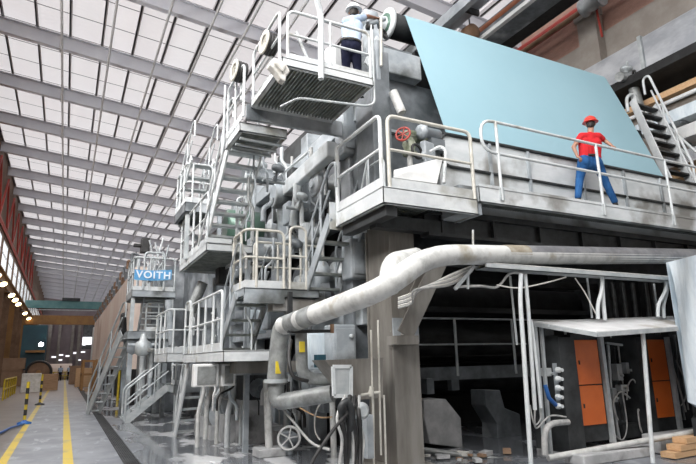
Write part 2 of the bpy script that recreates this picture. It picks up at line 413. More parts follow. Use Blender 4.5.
# left wall with window band
w = MB(); XL = -5.5
w.bx(XL-.3, XL, -7, 150, 0, 9.2); w.bx(XL-.3, XL, -7, 150, 12.6, 18.3)
for k in range(27): y = 4.2+5.8*k-2.9; w.bx(XL-.3, XL, y-.35, y+.35, 9.2, 12.6)
struct('wall_left', w, mat('brown ribbed wall sheeting', (.12, .075, .05), (.20, .13, .09), .8, .8, stretch=(1, 6, .3)))
for k in range(26):
    y0, y1 = 4.2+5.8*k-2.55, 4.2+5.8*k+2.55
    o = struct('window_%d' % (k+1), MB().bx(XL-.2, XL-.16, y0, y1, 9.2, 12.6), 'glass')
    f = MB()
    for z in (9.2, 10.3, 11.45, 12.55): f.bx(XL-.22, XL-.10, y0, y1, z-.04, z+.04)
    for j in range(6): yy = y0+(y1-y0)*j/5; f.bx(XL-.22, XL-.10, yy-.04, yy+.04, 9.2, 12.6)
    f.build('window_frame', 'white', o)
MBt = MB(); MBt.bx(XL, XL+.5, -5, 148, 8.35, 9.0); MBt.bx(XL, XL+.7, -5, 148, 9.0, 9.06); struct('trim_1', MBt, 'ochre')       # crane runway
MBt = MB(); MBt.tube([(XL+.13, -5, 12.9), (XL+.13, 148, 12.9)], .12, 8); o = tag(MBt.build('sprinkler_main', 'red'), 'long red sprinkler pipe along the top of the left window wall', 'pipe')
for k in range(12):
    y = 24+5.8*k
    b = MB(); b.bx(XL, XL+.55, y-.15, y-.12, 0, 8.4); b.bx(XL, XL+.55, y+.12, y+.15, 0, 8.4); b.bx(XL+.26, XL+.29, y-.12, y+.12, 0, 8.4)
    tag(b.build('wall_column', 'ochre' if k % 3 == 1 else 'brownsteel'), 'brown steel column on the left wall, %s from the camera' % ORD[k], 'column', 'left wall columns')
    t = MB(); t.bar((XL+.2, y, 13), (XL+.2, y+2.9, 16.6), .14, .14); t.bar((XL+.2, y+5.8, 13), (XL+.2, y+2.9, 16.6), .14, .14)
    tag(t.build('wall_brace', 'red'), 'red inverted V brace above the left windows, %s from the camera' % ORD[k], 'brace', 'left wall braces')
for k, y in enumerate((44, 48.5, 56, 60, 64, 75, 83, 89)):
    r = thing('wall_lamp', (XL+.75, y, 7.7), 'warm glowing wall lamp in the row on the left wall, %s from the camera' % ORD[k], 'lamp', 'left wall lamps')
    MB().lathe((XL+.75, y, 8.1), (0.35, -.5, -.8), [(0, .06), (.12, .12), (.34, .30), (.36, .30)], 14).build('lamp_shade', 'galv', r)
    MB().lathe((XL+.75, y, 8.1), (0.35, -.5, -.8), [(.355, .27), (.40, .2), (.42, .01)], 14).build('bulb', 'warmlamp', r)
    MB().tube([(XL+.75, y, 8.1), (XL+.05, y, 8.3)], .025, 6).build('bracket', 'galv', r)
# wall behind the camera
struct('wall_near', MB().bx(-6, 18, -7.3, -7, 0, 18.5), 'concw')
# end wall
w = MB(); w.bx(-6, 3.4, 148.2, 148.6, 0, 18); w.bx(3.4, 6.6, 148.2, 148.6, 0, 5.5); w.bx(3.4, 6.6, 148.2, 148.6, 11.5, 18); w.bx(6.6, 18, 148.2, 148.6, 0, 18)
struct('wall_far', w, mat('dusty pink end wall', (.26, .21, .23), (.32, .27, .28), .3, .9))
o = struct('window_27', MB().bx(3.4, 6.6, 148.4, 148.45, 5.5, 11.5), mat('dark pane', (.05, .055, .06), (.12, .13, .14), 1, .2))
MB().bx(3.4, 6.6, 148.3, 148.4, 6.6, 8.4).build('lit_pane', 'glass', o)
for k, x in enumerate((-3.6, -1.6, 1.2, 2.6)):
    tag(MB().bx(x-.3, x+.3, 147.4, 148.1, 0, 12).build('end_wall_pillar', 'concw'), 'pale pillar on the far end wall, %s from the left' % ORD[k], 'pillar', 'end wall pillars')
for k, (px, py, s) in enumerate(((54, 357, .8), (61, 355, .7), (68, 356, .8), (76, 353, .9), (84, 345, .5), (83, 352, .7), (79, 360, .6), (60, 360, .7))):
    p = at(px, py, Y=148.1); p.z = max(.5, p.z); s *= .9
    tag(MB().bx(p.x-s*.7, p.x+s*.7, 148.08, 148.2, p.z-s*.22, p.z+s*.22).build('strip_light', M['glass']), 'small distant white strip light at the far end, %s in the cluster' % ORD[k], 'lamp', 'far strip lights')
# crane bridges far down the hall
r = thing('overhead_crane', (0, 84, 8), 'teal and brown overhead crane bridge spanning the far aisle', 'crane')
MB().bx(-5.3, 5.2, 83.6, 84.4, 9.3, 10.3).build('girder', 'teal', r)
b = MB(); b.bx(-5.3, 5.2, 83, 83.5, 7.1, 8.2); b.bx(-5.3, 5.2, 83, 83.9, 8.2, 8.3); b.build('walkway_girder', 'ochre', r)
MB().tube([(-5.3, 83, 9.0), (5.2, 83, 9.0)], .06, 6).build('handrail', 'galv', r)
MB().bx(-1, 1.2, 83.2, 84.6, 10.3, 10.7).build('trolley', 'machd', r)
# right wall
w = MB(); w.bx(17, 17.3, -2, 148, 12.9, 15.5); struct('wall_right', w, 'brick')
w = MB(); w.bx(16.9, 17.2, -2, 148, 0, 13.4); struct('trim_2', w, 'concw')
for k, y in enumerate((6.8, 12.1, 17.4)):
    b = MB(); b.bx(16.5, 16.9, y-.4, y+.4, 11.8, 14.5); b.bx(16.4, 16.9, y-.45, y+.45, 14.1, 14.5)
    tag(b.build('wall_pillar', 'concw'), 'pale concrete pillar on the brick wall, %s from the camera' % ORD[k], 'pillar', 'right wall pillars')
tag(MB().tube([(16.6, -2, 14.62), (16.6, 60, 14.62)], .19, 12).build('fire_main_pipe', 'red'), 'glossy red pipe running along the brick wall', 'pipe')
tag(MB().tube([(16.15, -2, 14.2), (16.15, 60, 14.2)], .10, 12).build('wall_pipe', 'brownsteel'), 'dull brown pipe just below the red wall pipe', 'pipe')
p = at(592, 3, X=16)
r = thing('pipe_fitting', p, 'grey flanged valve body on the red wall pipe', 'valve')
MB().lathe(p+V((0,-.4,0)), (0,1,0), [(0,.34),(.1,.34),(.12,.22),(.4,.3),(.68,.22),(.7,.34),(.8,.34)], 18).build('valve_body', 'galv', r)
MB().tube([p+V((.2,0,-.2)), p+V((.3,0,-1.3))], .04, 8).build('drain_pipe', 'red', r)
# foil duct along the right wall
r = thing('silver_duct', (16, 10, 10.9), 'big rectangular silver foil duct along the right wall', 'duct')
b = MB(); N = 12
for j, (ya, yb_) in enumerate(((-1, 9.75), (9.85, 20), (20.1, 34))):
    MB().bx(15.9, 16.85, ya, yb_, 10.42, 11.75).build('duct_section', 'foil', r, .06)
for y in (9.8, 20.05): MB().bx(15.84, 16.9, y-.06, y+.06, 10.38, 11.8).build('flange', 'galv', r)
MB().bx(15.4, 16.9, -1, 34, 10.1, 10.38).build('support_tray', 'black', r)
# services below the duct
tag(MB().bx(16.2, 16.8, -1, 12.3, 9.55, 9.75).build('wall_walkway_plank', 'woodl'), 'tan plank ledge under the silver duct', 'plank')
r = thing('bright_conduit', (15.9, 5, 9.1), 'bright white conduit below the silver duct', 'conduit')
MB().tube([(15.9, 1, 9.2), (15.9, 10.6, 9.2)], .07, 8).build('tube', 'white', r)
for y in (2.5, 6, 9.5): MB().bx(15.86, 16.9, y-.03, y+.03, 9.08, 9.14).build('bracket', 'mach', r)
for k, (z, x, mm) in enumerate(((8.75, 15.9, 'film'), (8.05, 15.7, 'white'), (7.2, 15.4, 'foil'))):
    r = thing('cable_trunking', (x+.3, 5, z-.22), ['pale blue trunking under the white conduit on the right wall', 'white trunking midway down the right wall', 'silver trunking lowest on the right wall'][k], 'duct')
    MB().bx(x, x+.6, 0, 10.4-.5*k, z-.22, z+.16).build('trunk', mm, r)
    for y in (2, 6, 9): MB().bx(x+.1, 16.9, y-.04, y+.04, z-.3, z-.22).build('bracket', 'mach', r)
tag(MB().bx(15.2, 16.9, 0, 9.6, 6.55, 6.75).build('wooden_ledge', 'woodl'), 'tan timber ledge beside the far right staircase', 'plank')
b = MB(); b.bx(13.2, 15.1, 9.7, 24, 0, 8.3)
tag(b.build('drive_cabinet', 'black'), 'black drive side enclosure behind the far right staircase', 'enclosure')
# longitudinal girders below the roof, right half
r = thing('crane_runway_girder', (11, 20, 13.2), 'pale girder with silver panels under the roof', 'girder')
x0 = at(440, 26, Z=13.5).x
MB().bx(x0-.12, x0+.12, -4, 60, 13.3, 13.7).build('rail', 'machl', r)
MB().bx(x0+.3, x0+.9, -4, 60, 13.72, 13.8).build('panel', 'foil', r)
b = MB()
for k in range(24): MB().bx(x0+.1, x0+.9, 2*k-3, 2*k-2.9, 13.5, 13.7).build('bracket', 'machd', r)
a = at(483, 33, Z=13.75)
r = thing('rusty_pipe', a, 'rusty orange pipe with a round capped end under the roof', 'pipe')
MB().tube([(a.x, a.y, 13.75), (a.x, -4, 13.75)], .24, 14).build('pipe_run', 'orpipe', r)
MB().lathe((a.x, a.y+.02, 13.75), (0,1,0), [(0,.3),(.12,.3),(.13,.2),(.3,.18)], 16).build('end_cap', 'beamw', r)
c = at(474, 31, Z=13.2)
r = thing('pulley', c-V((0,0,.3)), 'brown round pulley beside the rusty pipe end', 'pulley')
MB().lathe(c, (0,1,.1), [(0,.1),(.02,.3),(.4,.3),(.42,.1)], 16).build('wheel', 'brownsteel', r)
MB().tube([c+V((0,.2,0)), V((c.x, c.y+.2, roofz(c.x)+.98))], .03, 8).build('hanger', 'mach', r)
x1 = at(492, 26, Z=13.3).x
tag(MB().bx(x1-.08, x1+.08, -4, 40, 13.05, 13.2).build('crane_rail', 'white'), 'bright crane rail beside the rusty pipe', 'rail')
x2 = at(520, 24, Z=13.2).x
tag(MB().bx(x2-.45, x2+.35, -4, 40, 13.25, 13.9).build('runway_beam', 'mach'), 'scuffed grey runway beam above the paper sheet', 'beam')
SOFX = at(580, 0, Z=13.9).x
tag(MB().bx(x2+.35, SOFX, -4, 40, 13.9, 14.0).build('soffit_walkway', 'black'), 'black soffit between the runway beam and brick wall', 'soffit')

# drain along the aisle
b = MB(); b.bx(1.08, 1.34, 2, 60, .0, .012)
for k in range(7): b.bx(1.085+.036*k, 1.10+.036*k, 2, 60, .012, .03)
struct('trim_3', b, 'machd')

# ------------------------------------------------------------------ far aisle things
def barrel_post(k, px, py, h):
    p = at(px, py, Z=0)
    r = thing('barrier_post', p, 'black and yellow barrier post on the left yellow line, %s from the camera' % ORD[k], 'post', 'barrier posts')
    MB().lathe(p, (0,0,1), [(0,.2),(.05,.2),(.09,.06),(.12,.045)], 14).build('base', 'bluep' if k == 0 else 'machd', r)
    MB().cyl(p+V((0,0,.1)), p+V((0,0,h)), .045, 10).build('pole', 'yellow', r)
    for j in range(3): MB().cyl(p+V((0,0,.25+j*.32)), p+V((0,0,.42+j*.32)), .048, 10).build('black_band', 'rubber', r)
    return p
ps = [barrel_post(k, *a) for k, a in enumerate(((24, 424, 1.25), (39.5, 405, 1.35), (45, 3150, 1.35)))]
pp = [ps[0]+V((0,0,1.2))]
for i in range(2):
    a, b = ps[i]+V((0,0,1.2)), ps[i+1]+V((0,0,1.3))
    for t in (.25,.5,.75,1): pp.append(a.lerp(b, t)-V((0,0,.9*t*(1-t))))
tag(MB().tube([at(24,424,Z=.05), at(10,428,Z=.05), at(-6,436,Z=.05)], .03, 6).build('blue_hose', 'bluep'), 'blue hose trailing from the first barrier post', 'hose')
# blue tank
p = at(41, 374, Z=0); p = V((-2.75, 62, 0))
r = thing('blue_container', p, 'tall dark blue container standing in the far left aisle', 'container')
MB().bx(p.x-1.05, p.x+1.0, 61, 64, 1.4, 5.6).build('body', 'blue', r)
for x in (p.x-1.0, p.x+.9):
    for y in (61, 63.8): MB().bx(x, x+.12, y, y+.12, 0, 1.4).build('leg', 'brownsteel', r)
MB().bx(p.x-.6, p.x+1.0, 60.9, 60.150, 3.0, 3.2).build('band', 'ochre', r)
q = V((p.x+.62, 60.6, 3.75))
r = thing('floodlight', q, 'glaring floodlight on the blue container', 'lamp')
MB().bx(q.x-.25, q.x+.25, q.y, q.y+.2, q.z-.2, q.z+.2).build('housing', 'machd', r)
MB().ball((q.x, q.y, q.z), .2, 12).build('lens', 'coollamp', r)
# big dark roll
q = at(40, 378, Z=1.15); q = V((-1.95, 56, 1.2))
r = thing('parent_reel', (q.x, q.y, 0), 'big dark brown roll end beside the blue container', 'roll')
MB().cyl((q.x, 56, 1.2), (q.x, 58.5, 1.2), 1.05, 28).build('paper_roll', 'brownsteel', r)
MB().torus((q.x, 55.98, 1.2), (0,1,0), .95, .1, 28, 8).build('rim', 'rubber', r)
MB().cyl((q.x, 55.8, 1.2), (q.x, 56.1, 1.2), .2, 14).build('core', 'ochre', r)
MB().bx(q.x-.9, q.x+.9, 56.2, 58.3, 0, .6).build('cradle', 'card', r)
for k, (x, y, s, h, mm, lab) in enumerate(((-1.95, 45, (1.15, .9, 1.25), 1.25, 'cloth', 'white crate standing beside the left yellow line'), (-.85, 47, (1.1, .8, 1.15), 1.15, 'wood', 'plywood crate next to the white crate by the yellow line'),
        (-4.2, 60, (1.6, 1.6, 1.3), 1.5, 'card', 'brown box against the left wall behind the yellow barrier'), (-4.2, 60, (1.9, 1.5, 1.0), 2.5, 'card', 'brown box stacked on top of another by the left wall'))):
    c = V((x, y, h-s[2]/2)) if k < 3 else V((x, y, 1.5+s[2]/2))
    if k == 2: c = V((x, y, .75)); s = (1.6, 1.6, 1.5)
    r = thing('crate', (c.x, c.y, c.z-s[2]/2), lab, 'crate')
    MB().box(c, s).build('box_body', mm, r, .01)
    b = MB()
    for sx in (-1, 1): b.box(c+V((sx*s[0]*.42, -s[1]/2-.015, 0)), (.09, .03, s[2]))
    b.box(c+V((0, -s[1]/2-.015, s[2]*.42)), (s[0], .03, .09)); b.build('batten', mm, r)
b0 = thing('yellow_guard_rail', (-2.8, 38, 0), 'yellow steel guard barrier along the left wall', 'barrier')
t = MB()
for z in (.55, 1.05): t.tube([(-2.75, 35, z), (-2.75, 43, z)], .05, 8)
t.build('rail', 'yellow', b0)
for k in range(6): MB().tube([(-2.75, 35+1.6*k, 0), (-2.75, 35+1.6*k, 1.08)], .05, 8).build('post', 'yellow', b0)
p = V((.0, 82, 0)); tag(MB().cyl((-2.2, 82, 1.0), (.9, 82, 1.0), 1.0, 20).build('white_roll', 'hood'), 'pale paper roll lying across the far aisle', 'roll')
r = thing('yellow_barrier', (0, 80, 0), 'low yellow barrier in front of the pale paper roll', 'barrier')
t = MB()
for z in (.5, .95): t.tube([(-2.4, 80, z), (1.6, 80, z)], .06, 8)
t.build('rail', 'yellow', r)
for k in range(4): MB().tube([(-2.4+1.3*k, 80, 0), (-2.4+1.3*k, 80, 1)], .06, 8).build('post', 'yellow', r)
for k, (x, y, s, mm, lab) in enumerate(((1.15, 60, (1.3, 1.4, 1.7), 'card', 'brown pallet load at the right edge of the far aisle'), (1.5, 52, (1.2, 1.4, 1.5), 'woodl', 'tan pallet box nearer than the brown pallet load'))):
    tag(MB().box((x, y, s[2]/2), s).build('pallet_load', mm, None, .02), lab, 'pallet')
r = thing('ochre_frame', (1.6, 44, 0), 'ochre steel frame standing beside the cream hood', 'frame')
for x in (1.2, 2.0):
    for y in (43, 46.5): MB().bx(x-.07, x+.07, y-.07, y+.07, 0, 2.1).build('leg', 'ochre', r)
b = MB()
for z in (1.1, 2.0): b.bx(1.13, 2.07, 42.95, 43.05, z-.07, z+.07); b.bx(1.13, 1.27, 43, 46.5, z-.07, z+.07)
b.build('crossbar', 'ochre', r)

# ================================================================== NEAR END OF THE MACHINE
# main column and its brace
r = thing('steel_column', (4.98, 8.0, 0), 'wide scuffed grey steel column carrying the near corner of the machine', 'column')
b = MB(); b.bx(4.72, 5.22, 7.7, 7.74, 0, 4.0); b.bx(4.72, 5.22, 8.5, 8.54, 0, 4.0); b.bx(4.94, 5.0, 7.74, 8.5, 0, 4.0); b.bx(4.76, 4.79, 7.74, 8.5, 0, 4.0)
b.build('shaft', 'colm', r)
MB().bx(4.5, 5.4, 7.5, 8.7, 0, .06).build('base_plate', 'colm', r)
MB().prism([(4.72,7.68,1.95),(5.22,7.68,1.95),(5.22,7.68,2.35),(4.72,7.68,2.35)], (0,.02,0)).build('splice_plate', 'machl', r)
r = thing('diagonal_brace', (5.05, 7.6, 1.9), 'grey H-section brace slanting up from the column to the walkway beam', 'brace')
a, c = at(405, 335, Y=7.55), at(441, 258, Y=7.35)
b = MB(); s = (c-a).cross(V((0,1,0))).normalized()
b.bar(a, c, .30, .025, (0,1,0)).bar(a+V((0,.22,0)), c+V((0,.22,0)), .30, .025, (0,1,0)).bar(a+V((0,.11,0)), c+V((0,.11,0)), .02, .2, (0,1,0))
b.build('beam', 'colm', r)
b = MB(); b.box(a+V((.02,.1,-.08)), (.42,.3,.14)); b.build('foot_plate', 'colm', r)
# big support beam under the walkway
r = thing('support_beam', (10, 7.9, 3.7), 'long dark support beam under the walkway above the white pipe', 'beam')
b = MB(); b.bx(5.3, 14.5, 7.35, 8.4, 4.1, 4.2); b.bx(5.3, 14.5, 7.45, 7.5, 3.78, 4.1); b.bx(5.3, 14.5, 7.35, 7.6, 3.72, 3.78); b.bx(5.3, 14.5, 8.3, 8.35, 3.4, 4.1)
b.build('web', 'machd', r)
for k in range(8): MB().bx(5.6+1.15*k, 5.64+1.15*k, 7.37, 7.46, 3.78, 4.1).build('stiffener', 'machd', r)
# walkway
r = platform('access_walkway', 'long pale walkway across the near end where the red shirted worker walks', 5.98, 14.4, 6.8, 7.58, 4.5, bars='Y', fas=.27, m='beamw')
MB().bx(5.98, 14.4, 6.79, 6.80, 4.5, 4.55).build('toe_board', 'beamw', r)
MB().bx(5.6, 6.05, 6.85, 7.5, 4.02, 4.5).build('end_bracket', 'machl', r)
g = MB().tube([(14.4,6.8,5.76),(6.12,6.8,5.76),(6.12,6.8,5.16),(14.4,6.8,5.16)], .028, 10, .3).build('guard_rail', 'rail', r)
for x in (6.47, 9.05, 11.2, 13.3): MB().tube([(x,6.79,4.3),(x,6.79,5.76)], .028, 8).build('post', 'rail', g)
for x in (6.47, 9.05, 11.2, 13.3): MB().box((x,6.785,4.42),(.09,.03,.22)).build('clamp', 'galv', g)
# cross beam behind the walkway
r = thing('cross_beam', (9.8, 7.67, 4.5), 'scuffed pale grey machine beam behind the walkway and below the blue paper', 'beam')
MB().bx(5.8, 14.4, 7.6, 7.74, 4.48, 5.74).build('web', 'beamw', r, .02)
MB().tube([(14.4,7.58,5.76),(5.86,7.58,5.76),(5.86,7.58,5.12),(14.4,7.58,5.12)], .032, 8, .2).build('edge_trim', 'machd', r)
for x in (7.0, 8.0, 9.55, 10.9, 12.2): MB().bx(x-.03, x+.03, 7.55, 7.6, 4.5, 5.72).build('stiffener', 'machl', r)
MB().bx(5.8, 14.4, 7.55, 7.78, 5.745, 5.775).build('cap_plate', 'machd', r)
# paper
A = at(403, 15, X=6.28); B = at(603, 81, Y=A.y); D = V((6.28, 7.84, 0)); 
D = at(447, 136, Y=7.9); E_ = at(667, 183, Y=7.9)
AX = V((0, A.y+.174, A.z-.232)); XR = B.x
ph_ = math.atan2(D.z-AX.z, D.y-AX.y); al_ = math.acos(.297/math.hypot(D.z-AX.z, D.y-AX.y)); ph_ = ph_-al_; nr = V((0, math.cos(ph_), math.sin(ph_)))
TH0 = math.degrees(math.atan2(nr.z, -nr.y))
A = V((A.x, 0, 0))+AX+nr*.297; B = V((XR, 0, 0))+AX+nr*.297
pb = MB(); n = 18; vs = []
for i in range(n+1):
    for j in range(n+1):
        u, v = i/n, j/n; p = A.lerp(B, u).lerp(D.lerp(E_, u), v); p.y -= .012*math.sin(math.pi*v)*(1+math.sin(u*9))
        vs.append(p)
pb.add(vs, [(i*(n+1)+j, (i+1)*(n+1)+j, (i+1)*(n+1)+j+1, i*(n+1)+j+1) for i in range(n) for j in range(n)], True)
vs = []
for i in range(n+1):
    for j in range(9):
        th = math.radians(TH0+j*14); x = A.x+(XR-A.x)*i/n; vs.append(AX+V((x, -.297*math.cos(th), .297*math.sin(th))))
pb.add(vs, [(i*9+j, (i+1)*9+j, (i+1)*9+j+1, i*9+j+1) for i in range(n) for j in range(8)], True)
tag(pb.build('paper_web', 'sheet'), 'wide pale blue sheet of paper stretched down from the top roll', 'paper')
# top roll
HB0, HB1 = at(400, 75, Y=8.6).z, at(400, 51, Y=8.6).z
ry, rz = AX.y, AX.z
r = thing('spreader_roll', (9, ry, rz-.3), 'long dark roll with a pale end flange at the top of the blue paper', 'roll')
MB().cyl((5.98, ry, rz), (12.6, ry, rz), .29, 28).build('roll_shell', 'machd', r)
MB().lathe((5.98, ry, rz), (-1,0,0), [(0,.30),(.0,.37),(.06,.37),(.08,.33),(.08,.16),(.25,.14),(.27,.09),(.42,.08)], 30).build('end_flange', 'beamw', r)
MB().lathe((5.92, ry, rz), (-1,0,0), [(0,.24),(.045,.24),(.05,.1)], 20).build('hub', 'green', r)
c = V((5.4, 8.6, HB1))
r = thing('bearing_housing', (c.x, 8.6, c.z-.3), 'pale grey bearing housing at the near end of the top roll', 'bearing')
MB().lathe((5.3, ry, rz), (1,0,0), [(0,.13),(.04,.19),(.30,.19),(.34,.15)], 20).build('housing', 'machl', r)
MB().prism([(5.35,ry-.45,HB1-.02),(5.35,ry+.1,HB1-.02),(5.35,ry+.12,rz-.05),(5.35,ry-.12,rz-.05)], (.22,0,0)).build('stand', 'machl', r)
MB().torus(at(384, 34, Y=8.5), (.5,-1,.2), .09, .03, 18, 8).build('sight_ring', 'rubber', r)
MB().bx(5.1, 6.1, 8.7, 9.4, HB1, HB1+.1).build('bed_plate', 'mach', r)
# box beams of the machine head
tag(MB().bx(at(381,55,Y=8.6).x, 6.25, 8.6, 9.1, HB0, HB1).build('head_beam', 'machl', None, .03), 'big pale box beam under the top roll beside the blue paper', 'beam')
tag(MB().bx(4.6, 5.0, 7.9, 8.55, 4.25, HB0-.05).build('upper_column', 'mach', None, .02), 'grey upper column below the big box beam', 'column')
r = thing('side_frame_plate', (5.6, 8.2, 4.3), 'grey frame plate to the right of the upper column', 'frame')
MB().bx(5.0, 7.0, 8.85, 9.0, 4.2, HB0).build('plate', 'mach', r)
for z in (4.9, 6.2): MB().bx(5.02, 6.9, 8.78, 8.85, z, z+.06).build('rib', 'machl', r)
tag(MB().tube([at(393, 92, Y=7.8), at(402, 113, Y=7.7)], .085, 14).build('stub_pipe', 'pipew'), 'short white stub pipe leaning on the grey frame plate', 'pipe')
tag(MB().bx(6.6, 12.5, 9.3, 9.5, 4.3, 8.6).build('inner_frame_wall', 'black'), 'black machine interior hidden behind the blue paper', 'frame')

# ---------------- platform at the corner, with its rails
P1 = platform('corner_platform', 'pale corner platform left of the long walkway with a leaning white cover', 4.1, 5.93, 6.8, 8.45, 4.25, bars='Y', fas=.25)
z = 4.27
rails(P1, [(4.12,8.4,z),(4.12,6.86,z)], 1.2, .034, 0, toe=.16)
rails(P1, [(4.24,6.83,z),(5.9,6.83,z)], 1.2, .032, 0, toe=.16, m='railwarm')
for a, q in (((4.12,8.43,4.0),(4.12,8.43,5.55)),): MB().tube([a, q], .036, 8).build('corner_post', 'rail', P1)
b = MB(); b.bx(4.3, 5.9, 7.4, 7.6, 3.78, 4.0)
b.build('under_beam', 'machd', P1)
MB().bx(4.2, 4.4, 6.9, 8.4, 3.84, 4.0).build('side_beam', 'machd', P1)
b = MB(); b.tube([(4.5,8.0,4.25),(4.5,8.0,5.0),(4.5,7.4,5.0),(4.5,7.4,4.25)], .02, 8, .15).tube([(4.35,8.1,4.25),(4.42,7.8,5.15),(4.42,7.8,4.25)], .018, 8, .05)
b.build('inner_frame', 'galv', P1)
q = at(393, 184, Y=7.0)
r = thing('cover_panel', (4.9, 7.1, 4.25), 'white sheet metal cover leaning on the corner platform', 'panel')
pl = [at(394, 170, Y=7.25), at(443, 157.5, Y=7.25), at(437, 183.5, Y=7.0), at(394, 177.5, Y=7.0)]
nrm = (pl[1]-pl[0]).cross(pl[2]-pl[0]).normalized()
if nrm.y > 0: nrm = -nrm
MB().prism(pl, -nrm*.03).build('panel', 'white', r)
MB().prism([pl[1], pl[2], pl[2]+V((.12,.25,.0)), pl[1]+V((.08,.22,-.0))], V((.02,0,0))).build('side_flap', 'machd', r)
tag(MB().tube([at(444,183,Y=7.0), at(446,150,Y=7.0), at(440,146,Y=7.1), at(430,152,Y=7.2)], .03, 8, .1).build('bent_hose', 'rail'), 'bent pale pipe standing beside the white leaning cover', 'pipe')
# valve with red wheel
q = at(403, 134, Y=7.35)
r = thing('hand_valve', (q.x, 7.5, 4.27), 'valve with a small red handwheel on the corner platform', 'valve')
w = MB(); ax = V((-.75, -.65, .15)); w.torus(q, ax, .125, .018, 22, 8)
aa = ax.normalized().orthogonal().normalized(); bb = ax.normalized().cross(aa)
for k in range(3): d = aa*math.cos(k*math.pi/3)+bb*math.sin(k*math.pi/3); w.tube([q-d*.12, q+d*.12], .012, 6)
w.build('handwheel', 'red', r)
MB().tube([q, q-ax.normalized()*.3], .022, 8).build('stem', 'galv', r)
c2 = q-ax.normalized()*.38
MB().lathe(c2-V((0,0,.2)), (0,0,1), [(0,.12),(.04,.14),(.06,.08),(.2,.13),(.34,.08),(.36,.14),(.42,.14)], 18).build('valve_body', 'greenish', r)
MB().tube([c2+V((0,0,.1)), c2+V((.45,.2,.25)), c2+V((1.0,.3,.2))], .07, 12, .1).build('inlet_pipe', 'greenish', r)
MB().tube([c2-V((0,0,.2)), V((c2.x, c2.y, 4.25))], .05, 10).build('riser', 'pipew', r)
c = at(433, 134, Y=7.5)
r = thing('gear_motor', (c.x, c.y, 4.9), 'grey gear motor with a round drum beside the red handwheel', 'motor')
MB().lathe(c+V((-.3,0,0)), (1,.2,.1), [(0,.06),(.02,.13),(.1,.14),(.11,.10),(.5,.10),(.52,.05)], 18).build('motor', 'machl', r)
MB().box(c+V((.05,.05,-.22)), (.3,.25,.22)).build('gearbox', 'mach', r)
MB().tube([c+V((-.2,-.05,-.3)), c+V((-.35,-.1,-.55)), c+V((-.1,-.1,-.62))], .045, 8, .1).build('hose', 'machl', r)
MB().tube([c+V((.05,.05,-.3)), V((c.x+.05, c.y+.05, 4.25))], .05, 8).build('pedestal', 'mach', r)
b = MB(); c = at(424, 150, Y=7.4)
r = thing('coil_bracket', (c.x, c.y, 4.27), 'crumpled grey bracket and ring behind the white cover', 'bracket')
MB().torus(c+V((-.15,0,-.05)), (.3,-1,.1), .13, .025, 20, 8).build('ring', 'rubber', r)
MB().box(c+V((.12,.05,-.2)), (.3,.12,.75), .3).build('plate', 'machl', r, .02)

# ---------------- upper platform with the white shirted worker
P2 = platform('upper_platform', 'top platform where the worker in the white helmet stands', 2.62, 4.24, 7.22, 8.85, 6.3, bars='Y', fas=.13)
z = 6.3
rails(P2, [(2.64,8.8,z),(2.64,7.4,z)], .95, .026, 0, toe=0)
rails(P2, [(2.72,7.25,z),(4.21,7.25,z)], .88, .026, 1, toe=.12)
MB().tube([at(313,-14,Y=7.1), at(321,14,Y=7.22), at(321,79,Y=7.22)], .05, 12, .12).build('bent_post', 'rail', P2)
MB().tube([(4.30,7.3,7.3),(4.30,7.3,5.9),(4.15,7.3,5.82),(3.0,7.5,5.82),(2.85,7.9,5.82)], .022, 8, .12).build('conduit', 'galv', P2)
MB().tube([(2.9,7.35,6.9),(3.15,7.35,6.35)], .025, 8).build('short_strut', 'rail', P2)
P2b = platform('lower_landing', 'landing just below the top platform at the head of the tall stair', 2.45, 3.35, 8.95, 9.95, 5.9, bars='X', fas=.16)
rails(P2b, [(2.47,9.9,5.95),(2.47,8.8,5.95)], 1.05, .026, 1, toe=.12)
MB().bx(2.55, 4.6, 8.86, 8.94, 5.95, 6.25).build('cross_beam', 'mach', P2b)
b = MB()
for k in range(3): b.tube([(2.5,9.1+.3*k,5.66),(3.3,9.1+.3*k,5.64)], .03, 8)
b.build('under_pipe', 'galv', P2b)
q = at(279, 66, Y=7.12)
cb = MB(); cb.prism([q+V(t) for t in ((-.16,0,.0),(-.08,0,.13),(.1,0,.11),(.19,0,-.04),(.13,0,-.12),(.11,0,-.24),(.03,0,-.2),(-.05,0,-.1))], (0,.16,0)); cb.prism([q+V(t) for t in ((-.1,-.05,.02),(0,-.05,.09),(.12,-.05,.02),(.05,-.05,-.12))], (0,.06,0))
o = cb.build('cloth_bundle', 'cloth', None, .03); tag(o, 'dirty white cloth bundle tied to the corner of the top platform', 'cloth')
def hose_reel(px, py, X, rad, lab):
    q = at(px, py, X=X); r = thing('hose_reel', q-V((0,0,rad)), lab, 'hose reel', 'hose reels')
    ax = V((-1,-.08,.05)).normalized()
    w = MB()
    for k in range(4): w.torus(q-ax*(.05*k), ax, rad*.8, .032, 22, 8)
    w.build('hose_coil', 'rubber', r)
    MB().lathe(q+ax*.03, ax, [(0,rad),(.02,rad),(.02,rad*.6),(.0,rad*.6)], 24).build('flange', 'railwarm', r)
    MB().lathe(q-ax*.2, ax, [(0,rad*.3),(.22,rad*.3)], 14).build('drum', 'galv', r)
    MB().tube([q-ax*.1, q-ax*.1+V((.05,.1,-.55))], .025, 8).build('bracket', 'rail', r)
hose_reel(266, 43, 2.58, .21, 'black hose coil on the side rail of the top platform')
hose_reel(236, 71, 2.40, .21, 'black hose coil lower down beside the tall stair')
